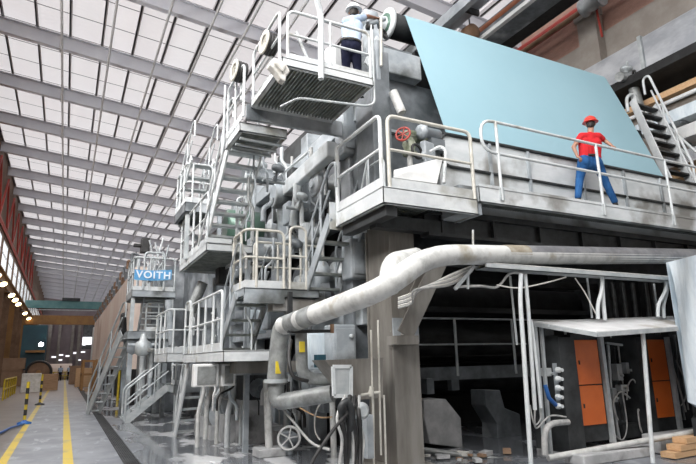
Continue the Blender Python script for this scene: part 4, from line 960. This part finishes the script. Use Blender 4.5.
# ================================================================== MACHINE BODY
r = thing('dark_backing', (5.13, 13, 0), 'added black backing for the dark gaps behind the machine frame posts', 'backing')  # sheets added to paint the deep shade between the frame posts
MB().bx(5.1, 5.16, 8.75, 17.5, 0, 6.85).build('lower_shade_sheet', 'black', r)
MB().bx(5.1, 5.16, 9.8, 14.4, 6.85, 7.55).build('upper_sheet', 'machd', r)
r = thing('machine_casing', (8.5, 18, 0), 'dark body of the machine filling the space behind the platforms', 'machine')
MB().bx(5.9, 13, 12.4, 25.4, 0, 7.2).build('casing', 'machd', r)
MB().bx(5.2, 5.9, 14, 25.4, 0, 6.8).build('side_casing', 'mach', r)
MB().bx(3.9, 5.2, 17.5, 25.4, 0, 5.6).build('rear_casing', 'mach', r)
ys = [9.1, 11.2, 13.3, 15.4, 17.5]
for k, y in enumerate(ys):
    tag(MB().bx(4.62, 5.05, y-.2, y+.2, 0, 6.9).build('frame_post', 'machl' if k else 'mach', None, .02), 'upright machine frame post behind the platforms, %s from the near end' % ORD[k], 'post', 'machine frame posts')
for k, z in enumerate((2.3, 4.35, 6.25)):
    tag(MB().bx(4.68, 4.98, 8.65, 17.7, z, z+.34).build('frame_rail', 'machl' if k != 1 else 'mach', None, .02), 'horizontal machine frame rail behind the platforms, %s' % ['lowest','middle','topmost'][k], 'beam', 'machine frame rails')
def roll(y, z, rad, k, mm='chrome', x0=4.92):
    r = thing('machine_roll', (8.5, y, z-rad), 'grey machine roll with a bearing end, %s in the %s bay from the near end' % (['lowest','middle','topmost'][k%3], ORD[k//3]), 'roll', 'machine rolls')
    MB().lathe((x0,y,z), (1,0,0), [(0,rad*.96),(.03,rad),(.16,rad)], 28).build('roll_shell', mm, r)
    MB().lathe((x0,y,z), (-1,0,0), [(0,rad*.55),(.08,rad*.5),(.1,rad*.24),(.5,rad*.22)], 20).build('journal', 'galv', r)
    MB().lathe((x0-.28,y,z), (-1,0,0), [(0,rad*.42),(.02,rad*.5),(.22,rad*.5),(.25,rad*.42),(.26,rad*.2),(.3,rad*.18)], 20).build('bearing_housing', 'machl', r)
    MB().prism([(x0-.48,y-rad*.55,z-rad*1.0),(x0-.48,y+rad*.55,z-rad*1.0),(x0-.48,y+rad*.3,z),(x0-.48,y-rad*.3,z)], (.2,0,0)).build('pedestal', 'mach', r)
k = 0
for i in range(4):
    y = (ys[i]+ys[i+1])/2
    for z, rad in ((1.35,.62),(3.4,.6),(5.35,.55)): roll(y, z, rad, k); k += 1
# pale press arm
a, c = at(283, 193, X=4.35), at(332, 149, X=4.35)
r = thing('press_arm', (4.3, a.y, a.z-.2), 'pale diagonal press arm behind the short stair', 'arm')
b = MB(); b.bar(a, c, .22, .34); b.build('arm', 'beamw', r, .03)
MB().lathe(a+V((-.25,0,-.1)), (1,0,0), [(0,.26),(.03,.3),(.4,.3),(.43,.26)], 22).build('pivot', 'machl', r)
MB().bar(a+V((0,.1,-.1)), a+V((-.05,-.2,-1.6)), .22, .22).build('lever', 'machl', r)
MB().tube([a.lerp(c,.45)+V((-.1,0,-.25)), a.lerp(c,.3)+V((-.15,-.2,-1.1))], .09, 12).build('air_cylinder', 'galv', r)
MB().tube([a.lerp(c,.7)+V((-.15,0,.25)), a.lerp(c,.1)+V((-.2,.0,.3))], .03, 8).build('air_pipe', 'rail', r)
# green tank
q = V((3.35, 13.2, 5.0))
r = thing('green_tank', (3.8, 13.2, 4.5), 'dark green drum tank behind the tall steep stair', 'tank')
MB().lathe((3.3,13.2,5.0), (1,0,0), [(0,.3),(.04,.46),(.9,.46),(.94,.3)], 28).build('drum', 'green', r)
for x in (3.45, 4.05): MB().bx(x-.04,x+.04,13.0,13.4,4.1,4.6).build('saddle','machd',r)
for k_, (px, py, sx, sz, Y, mm, lab) in enumerate(((262,176,.95,.28,12.2,'mach','grey box housing above the green tank'),(283,205,.4,.9,12.4,'machd','dark upright box right of the green tank'),(358,260,.5,.75,8.9,'machl','pale blue grey housing below the corner platform'),
        (300,215,.7,.5,11.0,'machl','pale bearing block under the press arm'),(312,235,.5,.45,10.6,'beamw','light casting beside the short stair top'),(296,180,.35,.5,11.6,'machd','dark gearbox behind the press arm'),
        (350,130,.5,1.2,9.0,'machl','tall grey door panel behind the corner platform rail'),(365,165,.45,1.0,8.8,'mach','darker grey door panel next to the upper column'),
        (262,250,.6,.5,11.5,'machl','pale housing behind the cream rails'),(275,315,.45,.6,10.9,'machl','pale housing under the cream platform'),(255,322,.4,.5,11.6,'film','bluish panel behind the lower stair'),
        (310,300,.5,.4,9.9,'beamw','pale block above the white pipe'),(340,345,.45,.7,8.9,'machl','pale splashed casing left of the column'),(318,350,.6,.7,9.4,'film','bluish white splash panel behind the yellow banded pipes'),
        (225,275,.4,.5,13.4,'machd','dark drive box under the middle landing'),(205,318,.5,.5,14.0,'mach','grey drive box left behind the white rails'))):
    p = at(px, py, Y=Y); r = thing('machine_housing', (p.x, Y, p.z-sz/2), lab, 'housing')
    MB().box(p, (sx, .4, sz)).build('body', mm, r, .03)
    b = MB(); b.box(p+V((0,-.21,0)), (sx*.8, .02, sz*.8)); b.build('lid', mm, r, .008)
    MB().lathe(p+V((sx*.25,-.22,sz*.2)), (0,-1,0), [(0,.04),(.04,.04),(.05,.02)], 8).build('knob', 'galv', r)
# tubes, conduits and valves on the tender side
n = 0
for k_, px in enumerate(sorted(random.uniform(238, 352) for _ in range(34))):
    py = random.uniform(165, 330); Y = random.uniform(9.7, 12.6)
    p = at(px, py, Y=Y); h = random.uniform(.5, 1.5); x = min(4.5, max(2.9, p.x)); j = random.uniform(-.2,.2)
    pts = [(x,Y,p.z-h/2),(x,Y,p.z),(x+j,Y+.05,p.z+.15),(x+j,Y+.05,p.z+h/2)]
    tag(MB().tube(pts, random.choice((.018,.025,.035,.05)), 8, .08).build('process_pipe', random.choice(('rail','galv','machl','pipeg','greyhose'))), 'thin bent pipe among the machinery behind the rails, %s from the left' % ORD[k_], 'pipe', 'tangled tender side pipes')
for k_, px in enumerate(sorted(random.uniform(245, 345) for _ in range(9))):
    py = random.uniform(175, 260); Y = random.uniform(10.2, 12.4); p = at(px, py, Y=Y); p.x = min(4.5, max(3.2, p.x))
    r = thing('control_valve', p, 'small round actuator among the pipes behind the rails, %s from the left' % ORD[k_], 'valve', 'small actuators')
    MB().lathe(p, (random.uniform(-.4,.4),-.4,1), [(0,.05),(.1,.05),(.12,.03),(.2,.03),(.22,.13),(.28,.15),(.34,.13),(.38,.03)], 14).build('actuator', random.choice(('machl','beamw','mach','galv')), r)
    MB().tube([p+V((-.25,0,0)), p+V((.25,.05,0))], .04, 8).build('line_pipe', 'galv', r)
# lower tender side: motors, pumps and the grey cabinet on the wet floor
r = thing('floor_cabinet', at(245, 428, Z=0), 'grey cabinet standing on the wet floor near the pipe stand', 'cabinet')
q = at(245, 428, Z=0); MB().bx(q.x-.18,q.x+.22,q.y,q.y+.4,.06,.62).build('body','mach',r,.02); MB().bx(q.x-.15,q.x+.19,q.y-.015,q.y,.1,.58).build('door','mach',r); MB().bx(q.x-.16,q.x+.2,q.y+.03,q.y+.37,0,.06).build('foot','machd',r)
q = at(258, 388, Y=11.8)
r = thing('drive_motor', (q.x, q.y, q.z-.3), 'dark square motor behind the pipe stand', 'motor')
MB().bx(q.x-.32,q.x+.3,11.8,12.4,q.z-.25,q.z+.28).build('housing','machd',r,.03); MB().lathe((q.x,11.8,q.z), (0,-1,0), [(0,.2),(.1,.2),(.12,.08),(.25,.08)], 18).build('shaft_end','mach',r)
MB().bx(q.x-.3,q.x+.3,11.9,12.4,0,q.z-.25).build('plinth','conc',r)
for k_, (px, py, Y, s) in enumerate(((222,415,13.2,.30),(233,405,12.6,.26),(214,420,13.8,.24))):
    p = at(px, py, Y=Y); p.z = max(p.z, .35)
    r = thing('pump', (p.x, Y, 0), 'splashed pump on the floor left of the grey cabinet, %s' % ['nearer the ladder stair','nearest the grey cabinet','behind the ladder stair'][k_], 'pump', 'floor pumps')
    MB().lathe(p, (0,-1,0), [(-.4,s*.8),(-.1,s*.8),(-.08,s),(.06,s),(.1,s*.4),(.25,s*.35)], 18).build('volute','machl',r); MB().bx(p.x-s,p.x+s,Y-.2,Y+.5,0,p.z-s*.7).build('base','conc',r)
    MB().tube([p, p+V((0,0,.5)), p+V((.3,.2,.8)), p+V((.3,.2,1.3))], .07, 10, .15).build('outlet_pipe','rail',r)
for k_ in range(12):
    px = 197+k_*11+random.uniform(-3,3); Y = 12.5+random.uniform(-.8,.8); a = at(px, 385, Y=Y); 
    tag(MB().tube([(a.x,Y,0),(a.x,Y,.7),(a.x+.1,Y,1.1),(a.x+.1,Y,1.7)], random.choice((.03,.045,.06)), 8, .1).build('floor_pipe', random.choice(('pipew','rail','machl'))), 'pale pipe rising from the wet floor under the low platform, %s from the left' % ORD[k_], 'pipe', 'pipes under the low platform')
for k_, px in enumerate(sorted(random.uniform(200,345) for _ in range(18))):
    a = at(px, random.uniform(385,425), Y=random.uniform(10.6,12.2)); a.x = min(4.4, max(2.6, a.x)); dx_ = random.uniform(-.5,.5)
    pts = [(a.x,a.y,max(.1,a.z-.3)),(a.x,a.y,max(.4,a.z)),(a.x+dx_,a.y+.1,max(.4,a.z)+random.uniform(0,.2)),(a.x+dx_,a.y+.1,max(.5,a.z)+.6)]
    tag(MB().tube(pts, random.choice((.015,.022,.035)), 8, .12).build('wash_hose', ['white','rubber','greyhose','film','pipew','rubber'][k_%6]), ['white','black','grey','bluish','dusty','black'][k_%6]+' bent hose in the splashed area under the platforms, %s from the left' % ORD[k_], 'hose', 'splashed hoses')
tag(MB().bx(2.9, 4.6, 13.6, 14.0, 0, .5).build('conc_plinth','conc',None,.03), 'splashed concrete plinth below the low platform', 'plinth')
b = MB(); b.bx(4.0, 4.5, 11.2, 17, 0, .3); tag(b.build('machine_plinth','conc'), 'long concrete plinth under the machine frame posts', 'plinth')
# leaning grey pipes and far clutter
for k_, (x1_,y1_,x2_,y2_,Y,rr,mm) in enumerate(((203,283,190,312,13.6,.13,'pipeg'),(168,300,172,345,18,.1,'machl'),(150,345,150,400,19.2,.08,'machl'),(143,352,141,395,19.6,.1,'beamw'),(160,350,158,392,18.6,.06,'galv'))):
    tag(MB().tube([at(x1_,y1_,Y=Y), at(x2_,y2_,Y=Y)], rr, 12).build('leg_pipe', mm), ['leaning grey pipe below the middle landing','upright pale pipe right of the banner platform','pale leg below the banner platforms','thick pale leg left under the banner platforms','slim leg right under the banner platforms'][k_], 'pipe')
q = at(143, 348, Y=18.9)
r = thing('filter_housing', (q.x, 18.9, q.z-.25), 'grey pressure filter housing hung under the banner platforms', 'housing')
MB().lathe(q-V((0,0,.25)), (0,0,1), [(0,.12),(.08,.25),(.4,.25),(.5,.12),(.7,.08)], 18).build('vessel','galv',r); MB().tube([q+V((-.45,0,.1)), q+V((.5,0,.1))], .05, 8).build('pipe','machl',r)
q = at(152, 352, Y=18.7); MB().lathe(q, (0,0,1), [(-.8,.06),(0,.06),(.02,.16),(.12,.16)], 14).build('lamp_head','beamw',r)
for k_ in range(12):
    Y = 19.25+.14*k_; x = 2.0+.05*random.random()
    tag(MB().tube([(x+random.uniform(0,1.0),Y,4.1),(x+random.uniform(0,1.0),Y,5.0+random.random()*1.0)], .035, 6).build('stand_pipe', random.choice(('rail','galv','machl'))), 'upright pipe behind the blue banner, %s one going back from the banner' % ORD[k_], 'pipe', 'upright pipes behind the banner')
q = at(145, 246, Y=21); o = MB(); o.box(q, (.3,.3,.55)); o.box(q+V((-.15,0,.0)), (.5,.2,.12)); tag(o.build('dark_drive_unit','rubber',None,.03), 'dark drive unit standing above the blue banner', 'motor')
tag(MB().bx(2.75, 4.0, 21.7, 25.4, 0, 5.4).build('end_casing','mach',None,.03), 'grey casing between the banner platforms and the cream hood', 'casing')
# dryer hood
r = thing('dryer_hood', (5.5, 44, 0), 'long cream panelled hood running down the right of the aisle', 'hood')
k_ = 0
for y in range(26, 64, 2):
    MB().bx(2.5, 2.58, y+.03, y+1.97, 1.55, 6.0).build('panel', 'hood', r)
MB().bx(2.56, 9, 26, 64, 1.5, 6.02).build('roof_box', 'hood', r)
MB().bx(2.7, 9, 26, 64, 0, 1.5).build('base', 'black', r)
MB().bx(2.45, 2.56, 26, 64, 1.45, 1.6).build('sill', 'machl', r)
MB().bx(2.4, 2.5, 63.5, 65, .2, 5.6).build('end_door', 'white', r)
for k_ in range(19):
    y = 26.3+2*k_; z = 6.05
    o = MB(); o.tube([(2.6,y,z),(2.6,y,z+.55),(2.35,y,z+.62),(2.35,y,z+.2)], .06, 8, .1); o.box((2.6,y+.5,z+.2),(.3,.5,.4)); 
    tag(o.build('hood_vent', 'brownsteel' if k_%2 else 'mach'), 'bent vent pipe along the top edge of the cream hood, %s from the camera' % ORD[k_], 'vent', 'hood vents')
for k_ in range(8):
    y = 26.5+3.2*k_; tag(MB().tube([(2.45,y,0),(2.45,y,1.45)], .06, 8).build('hood_post', 'yellow' if k_ == 1 else 'machl'), 'slim post under the cream hood, %s from the camera' % ORD[k_], 'post', 'hood posts')
# ================================================================== DARK PIT ON THE RIGHT
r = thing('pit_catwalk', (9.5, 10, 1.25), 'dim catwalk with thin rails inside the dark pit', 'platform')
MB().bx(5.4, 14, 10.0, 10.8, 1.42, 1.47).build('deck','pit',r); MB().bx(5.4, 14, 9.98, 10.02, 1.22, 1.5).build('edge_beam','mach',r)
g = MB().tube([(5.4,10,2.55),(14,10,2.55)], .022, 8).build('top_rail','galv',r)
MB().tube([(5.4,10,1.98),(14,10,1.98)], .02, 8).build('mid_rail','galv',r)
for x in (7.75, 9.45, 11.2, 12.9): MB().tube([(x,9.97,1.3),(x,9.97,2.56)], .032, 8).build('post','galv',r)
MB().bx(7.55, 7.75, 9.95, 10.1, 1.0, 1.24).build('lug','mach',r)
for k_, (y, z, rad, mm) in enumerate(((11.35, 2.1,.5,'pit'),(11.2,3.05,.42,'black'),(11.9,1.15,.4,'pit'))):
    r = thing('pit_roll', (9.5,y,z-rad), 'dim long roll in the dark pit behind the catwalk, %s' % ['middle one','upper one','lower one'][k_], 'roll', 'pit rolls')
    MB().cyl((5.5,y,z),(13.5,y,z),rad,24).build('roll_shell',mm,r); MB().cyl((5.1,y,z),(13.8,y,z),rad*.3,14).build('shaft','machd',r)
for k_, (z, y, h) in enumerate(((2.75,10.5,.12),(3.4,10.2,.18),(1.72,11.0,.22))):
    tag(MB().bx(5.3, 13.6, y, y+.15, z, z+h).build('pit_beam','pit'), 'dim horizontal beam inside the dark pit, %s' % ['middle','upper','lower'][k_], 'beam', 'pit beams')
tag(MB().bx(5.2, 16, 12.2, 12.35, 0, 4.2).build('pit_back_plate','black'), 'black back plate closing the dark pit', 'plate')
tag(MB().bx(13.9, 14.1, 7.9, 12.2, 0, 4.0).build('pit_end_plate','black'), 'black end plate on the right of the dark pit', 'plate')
r = thing('concrete_plinth', (7.2, 9.4, 0), 'pale chamfered concrete plinth inside the dark pit right of the column', 'plinth')
MB().prism([at(424,400,Y=9.1), at(446,399,Y=9.1), at(461,418,Y=9.1), at(463,448,Y=9.1), at(430,444,Y=9.1), at(424,418,Y=9.1)], (0,.6,0)).build('block','conc',r,.02)
MB().bx(6.45,6.62,9.3,9.5,1.0,1.3).build('anchor','mach',r)
r = thing('bearing_saddle', (9.6, 9.6, 0), 'grey curved bearing saddle further right in the dark pit', 'plinth')
MB().prism([at(485,390,Y=9.6), at(500,390,Y=9.6), at(505,408,Y=9.6), at(520,414,Y=9.6), at(524,455,Y=9.6), at(498,455,Y=9.6), at(497,424,Y=9.6), at(486,406,Y=9.6)], (0,.5,0)).build('saddle','mach',r,.02)
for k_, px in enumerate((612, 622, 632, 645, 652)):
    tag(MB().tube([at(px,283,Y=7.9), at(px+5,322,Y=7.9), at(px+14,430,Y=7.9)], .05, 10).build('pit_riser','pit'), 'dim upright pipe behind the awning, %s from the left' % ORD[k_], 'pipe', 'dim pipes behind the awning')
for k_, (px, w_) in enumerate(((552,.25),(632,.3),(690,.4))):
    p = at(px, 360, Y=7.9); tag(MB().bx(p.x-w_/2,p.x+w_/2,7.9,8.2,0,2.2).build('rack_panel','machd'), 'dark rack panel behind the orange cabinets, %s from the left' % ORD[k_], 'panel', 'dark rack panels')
# ================================================================== FAR RIGHT STAIR
S10 = stairs('drive_side_stairs', 'steel stair beside the right edge of the blue paper', at(632,100,Y=8.9), at(676,196,Y=7.95), (1,0,0), .95, 10, m='deckw', tm='machd', rail='far', rh=1.0, rr=.035, sw=.22)
q = at(632, 100, X=13.0)
r = thing('cage_hoop', (13, 9.6, 8.4), 'looped pipe hoops at the head of the drive side stair', 'guard')
b = MB(); b.tube([at(628,112,Y=9.0), at(626,97,Y=9.0), at(634,93,Y=9.0), at(637,110,Y=9.0), at(641,130,Y=9.0)], .045, 8, .2); b.build('hoop','rail',r)
MB().tube([at(640,116,Y=9.1), at(644,107,Y=9.1), at(650,110,Y=9.1), at(696,152,Y=8.2)], .04, 8, .2).build('outer_rail','rail',r)
MB().tube([at(641,112,Y=9.2), at(690,158,Y=8.2)], .04, 8).build('inner_rail','rail',r)
q = at(624, 77, Y=10.2)
r = thing('roll_valve', q, 'valve and grey pipework at the top right corner of the blue paper', 'valve')
MB().tube([q+V((-.25,0,-.05)), q+V((.3,0,.05)), q+V((.45,0,-.5)), q+V((.45,-.1,-1.3))], .16, 12, .2).build('pipe','pipeg',r)
MB().lathe(q+V((.1,0,.1)), (.1,-.2,1), [(0,.08),(.12,.08),(.14,.18),(.2,.2),(.26,.18),(.3,.05),(.45,.05)], 16).build('actuator','galv',r)
MB().torus(q+V((.42,-.1,.1)), (1,-1,.2), .17, .03, 18, 6).build('wheel','rubber',r)
tag(MB().bx(12.9,13.2,9.9,11,0,8.3).build('end_upright','machd',None,.03), 'dark upright behind the right edge of the blue paper', 'frame')

# ================================================================== PEOPLE
def person(name, label, J, mats, hat, scale=1.0, belt=True):
    """J: joints in world space. One remeshed body; clothes, hair, helmet and shoes are children."""
    base = V(((J['footL'].x+J['footR'].x)/2, (J['footL'].y+J['footR'].y)/2, min(J['footL'].z, J['footR'].z)))
    root = thing(name, base, label, 'person'); s = scale
    fw = J['face'].normalized(); up = V((0,0,1)); hd = J['head']; rt = fw.cross(up).normalized()
    dg = None
    def solid(nm, mb, m, vox, par, sm=4):
        o = mb.build(nm, m, par)
        a = o.modifiers.new('r', 'REMESH'); a.mode = 'VOXEL'; a.voxel_size = vox; a.use_smooth_shade = True
        b = o.modifiers.new('s', 'SMOOTH'); b.factor = .5; b.iterations = sm
        bpy.context.view_layer.update()
        me = bpy.data.meshes.new_from_object(o.evaluated_get(bpy.context.evaluated_depsgraph_get()))
        o.modifiers.clear(); o.data = me; me.polygons.foreach_set('use_smooth', [True]*len(me.polygons)); return o
    def torso(b, g, lo=0):
        sl, sr, hl, hr = J['shL'], J['shR'], J['hipL'], J['hipR']; c = (sl+sr)/2; h = (hl+hr)/2; ch = c.lerp(h,.28); w = c.lerp(h,.7)
        for t in (-1, -.4, .4, 1):
            p = ch+(sr-sl)*.5*t*.62; q = w+(hr-hl)*.5*t*.75
            b.cap(p, q, .108*s+g, .098*s+g)
            b.cap(q, (h if lo == 0 else w.lerp(h,.35))+(hr-hl)*.5*t*.75, .098*s+g, (.112 if lo == 0 else .105)*s+g)
        b.cap(sl.lerp(c,.12), sr.lerp(c,.12), .07*s+g, .07*s+g); b.cap(c+V((0,0,-.02)), ch, .09*s+g, .1*s+g)
    B = MB(); torso(B, 0)
    B.cap((J['shL']+J['shR'])/2+V((0,0,-.02)), hd-up*.06*s, .066*s, .058*s)
    B.ball(hd, .1*s, 16, (.80,.80,1.12)); B.ball(hd+fw*.025*s, .088*s, 14, (.78,.9,1.05)); B.ball(hd+fw*.035*s-up*.06*s, .058*s, 12, (.9,1,.9))
    B.cap(hd+fw*.1*s+up*.01*s, hd+fw*.118*s-up*.022*s, .010*s, .016*s, 8)
    for e in (-1, 1):
        B.ball(hd+rt*.083*s*e-fw*.005*s-up*.008*s, .03*s, 10, (.45,.8,1.15)); B.ball(hd+fw*.094*s+rt*.034*s*e+up*.012*s, .014*s, 8)
    B.cap(hd+fw*.1*s-rt*.022*s-up*.058*s, hd+fw*.1*s+rt*.022*s-up*.058*s, .009*s, .009*s, 8)
    for e in 'LR':
        B.cap(J['sh'+e], J['el'+e], .056*s, .042*s); B.cap(J['el'+e], J['wr'+e], .043*s, .029*s)
        d = (J['hand'+e]-J['wr'+e]).normalized(); side = d.cross(J.get('palm'+e, V((0,0,-1)))).normalized(); pn = d.cross(side).normalized()
        w = J['wr'+e]
        for q in (-.6, -.2, .2, .6): B.cap(w+side*.028*q*s, w+d*.085*s+side*.05*q*s, .017*s, .015*s, 8)
        for q, L_ in ((-.9,.066),(-.3,.080),(.3,.086),(.9,.074)):
            k0 = w+d*.085*s+side*.036*q*s; k1 = k0+(d*.75-pn*.65).normalized()*L_*.5*s; k2 = k1+(d*.2-pn).normalized()*L_*.5*s
            B.cap(k0, k1, .010*s, .009*s, 8); B.cap(k1, k2, .009*s, .0075*s, 8)
        sg = 1 if e == 'L' else -1
        t0 = w+d*.03*s+side*.026*sg*s; t1 = t0+(d*.5+side*.75*sg-pn*.3).normalized()*.042*s; B.cap(t0, t1, .012*s, .0105*s, 8); B.cap(t1, t1+(d*.8-pn*.5).normalized()*.034*s, .0105*s, .009*s, 8)
        B.cap(J['hip'+e], J['kn'+e], .088*s, .058*s); B.cap(J['kn'+e], J['an'+e], .058*s, .04*s); B.cap(J['kn'+e].lerp(J['an'+e],.25), J['kn'+e].lerp(J['an'+e],.5), .06*s, .05*s)
        f = J['foot'+e]; td = J['toe'+e].normalized(); B.cap(J['an'+e]-up*.03*s, f+td*.15*s+up*.035*s, .04*s, .032*s)
    solid('body', B, mats['skin'], .008*s, root)
    T = MB(); torso(T, .014*s, 1)
    for e in 'LR': T.cap(J['sh'+e].lerp(J['el'+e], -.05), J['sh'+e].lerp(J['el'+e], .52), .072*s, .062*s)
    T.cap((J['shL']+J['shR'])/2-up*.02*s, (J['shL']+J['shR'])/2+up*.035*s, .08*s, .07*s)
    solid('shirt', T, mats['shirt'], .011*s, root)
    P = MB(); h = (J['hipL']+J['hipR'])/2
    for t in (-1,-.4,.4,1): P.cap(h+(J['hipR']-J['hipL'])*.5*t*.75+up*.055*s, h+(J['hipR']-J['hipL'])*.5*t*.78-up*.05*s, .122*s, .128*s)
    for e in 'LR':
        k, a = J['kn'+e], J['an'+e]; P.cap(J['hip'+e], k, .112*s, .078*s); P.cap(k, a-up*.015*s, .078*s, .066*s)
        P.ball(h.lerp(J['hip'+e], .75)-fw*.06*s-up*.03*s, .10*s, 12)
    solid('trousers', P, mats['trousers'], .011*s, root)
    if belt:
        bt = MB(); vs = []; c = h+up*.115*s; n = 24; a = (J['hipR']-J['hipL']).normalized(); f2 = a.cross(up)
        for z in (-.02, .02):
            for k in range(n): th = 2*math.pi*k/n; vs.append(c+a*(.188*s*math.cos(th))+f2*(.134*s*math.sin(th))+up*z*s)
        bt.add(vs, [(k,(k+1)%n,n+(k+1)%n,n+k) for k in range(n)], True); o = bt.build('belt', 'leather', root); m_ = o.modifiers.new('t','SOLIDIFY'); m_.thickness = .012
    for e in 'LR':
        f = J['foot'+e]; td = J['toe'+e].normalized(); S = MB(); S.cap(f-td*.05*s+up*.045*s, f+td*.17*s+up*.035*s, .05*s, .042*s); S.cap(J['an'+e]-up*.03*s, f+up*.05*s, .052*s, .05*s)
        so = solid('shoe', S, 'leather', .011*s, root)
        MB().box(f+td*.06*s+up*.008, (.11*s,.27*s,.02), math.atan2(-td.x, td.y)).build('sole','rubber',so)
    H = MB(); H.ball(hd-fw*.012*s+up*.012*s, .108*s, 14, (.80,.84,1.08)); H.ball(hd-fw*.045*s-up*.045*s, .075*s, 12, (.9,.7,.8))
    solid('hair', H, 'hair', .010*s, root)
    if hat:
        c = hd+up*.045*s; tilt = (up+fw*J.get('hatlean', .0)).normalized(); K = MB()
        K.lathe(c, tilt, [(-.005,.155*s),(.0,.158*s),(.012,.150*s),(.014,.128*s),(.06*s,.122*s),(.10*s,.098*s),(.128*s,.055*s),(.137*s,.001)], 26)
        k = K.build('helmet', hat, root)
        Rg = MB(); pts = [c+tilt*((.125*math.cos(t)+.014)*s)+fw*(.122*s*math.sin(t)) for t in [(-1+.2*i)*1.25 for i in range(11)]]; Rg.tube(pts, .011*s, 6); Rg.build('crown_ridge', hat, k)
        Pk = MB(); Pk.ball(c+fw*.13*s-up*.002, .085*s, 14, (1,1,.10)); Pk.build('peak', hat, k)
    return root
def Jt(**k): return {a: V(b) for a, b in k.items()}
# red shirt, blue jeans, on the walkway
Yr = 7.18
def R(px, py, dy=0): return at(px, py, Y=Yr+dy)
fl_ = R(578, 198, .05); fl_.z = 4.52; fr = R(617, 206, -.05); fr.z = 4.52
J = Jt(head=R(590.5,124.5), face=(.72,.66,-.05), shL=R(581,136.5,.08), shR=R(599,136.5,-.09), elL=R(573.5,147,.06), elR=R(605.2,141,-.12), wrL=R(577.5,156.5,0), wrR=R(611.3,145.3,-.24), handL=R(581,158.5,-.08), handR=R(615.5,147.3,-.32),
       hipL=R(583,162,.03), hipR=R(597,163,-.03), knL=R(579.5,180,.10), knR=R(606,183,-.02), anL=R(578,196,.05), anR=R(614.5,200.5,-.04), footL=fl_, footR=fr, toeL=(.55,.8,0), toeR=(.9,.35,0), palmR=(0,0,-1))
J['anL'].z = max(J['anL'].z, 4.62); J['anR'].z = max(J['anR'].z, 4.62); J['palmL'] = V((0,1,0))
person('person', 'person in red shirt, blue jeans and red helmet walking along the pale walkway', J, dict(skin='skin2', shirt='shirtr', trousers='denim'), 'helr', 1.02)
# white shirt, navy trousers, on the top platform
Yw = 7.82
def W(px, py, dy=0): return at(px, py, Y=Yw+dy)
fa, fb = V((4.02, 7.86, 6.31)), V((4.27, 7.78, 6.31))
hh = W(353.8, 12.5); dx = hh.x
J = Jt(head=hh, face=(.5,.85,.05), shL=W(345.5,22,.02), shR=W(359.5,18.5,-.02), elL=W(346,33,.16), elR=W(368,16.5,.06), wrL=W(356,36,.26), wrR=W(375.5,18,.16), handL=W(362,34,.30), handR=W(381,20,.2),
       hipL=W(346.5,47.5,.04), hipR=W(355.5,48.5,-.04), knL=(0,0,0), knR=(0,0,0), anL=(0,0,0), anR=(0,0,0), footL=fa, footR=fb, toeL=(.4,.9,0), toeR=(.6,.8,0))
dxx = ((J['hipL']+J['hipR'])/2).x-4.145
for e, f in (('L', fa), ('R', fb)):
    f = f+V((dxx, 0, 0)); J['foot'+e] = f; J['an'+e] = f+V((0,0,.1)); J['kn'+e] = J['hip'+e].lerp(J['an'+e], .48)+V((.03,.05,0))
person('person', 'person in white helmet, pale shirt and navy trousers reaching right on the top platform', J, dict(skin='skin1', shirt='shirtw', trousers='navy'), 'helw', 1.0)
# two small figures far down the aisle
for k, (x, y, ph) in enumerate(((-.35, 76, .12), (.62, 76, -.1))):
    b = V((x, y, 0)); u = lambda dx, dy, z: b+V((dx, dy, z))
    J = Jt(head=u(0,0,1.62), face=(0,-1,0), shL=u(.19,0,1.42), shR=u(-.19,0,1.42), elL=u(.25,.02,1.15), elR=u(-.25,.02,1.15), wrL=u(.25,-.06,.92), wrR=u(-.25,-.06,.92), handL=u(.25,-.08,.82), handR=u(-.25,-.08,.82),
           hipL=u(.09,0,.92), hipR=u(-.09,0,.92), knL=u(.1,-ph,.5), knR=u(-.1,ph,.5), anL=u(.1,-ph*.6,.09), anR=u(-.1,ph*.9,.09), footL=u(.1,-ph*.6,0), footR=u(-.1,ph*.9,0), toeL=(0,-1,0), toeR=(0,-1,0))
    person('person', 'small distant person in pale blue shirt standing far down the aisle, %s of two' % ('left' if k == 0 else 'right'), J, dict(skin='skin1', shirt='shirtw', trousers='navy'), None, 1.0, False)

# ================================================================== LIGHT
wd = bpy.data.worlds.new('daylight'); sc.world = wd; wd.use_nodes = True
bg = wd.node_tree.nodes['Background']; bg.inputs[0].default_value = (.93, .96, 1, 1); bg.inputs[1].default_value = 2.0
def area(name, loc, tgt, sx, sy, e, c=(1, .98, .96)):
    l = bpy.data.lights.new(name, 'AREA'); l.shape = 'RECTANGLE'; l.size = sx; l.size_y = sy; l.energy = e; l.color = c
    o = bpy.data.objects.new(name, l); COL.objects.link(o); o.location = loc
    o.rotation_euler = (V(tgt)-V(loc)).to_track_quat('-Z', 'Y').to_euler(); return o
area('fill_near', (2, .5, 14.6), (7, 9, 2), 12, 7, 2000)  # added fill under the roof, lights the paper from the front
area('daylight_left_windows', (-5.3, 12, 10.8), (5, 13, 3), 34, 3.2, 5200)
for y in (10, 26, 44, 66, 90, 115): area('added_roof_fill', (-.5, y, 15.8), (-.5, y, 0), 6, 12, 330)  # added overhead fill along the aisle, no fixtures to be seen
sc.view_settings.view_transform = 'Standard'; sc.view_settings.look = 'None'; sc.view_settings.gamma = 1
sc.view_settings.use_curve_mapping = False; sc.view_settings.exposure = -.12
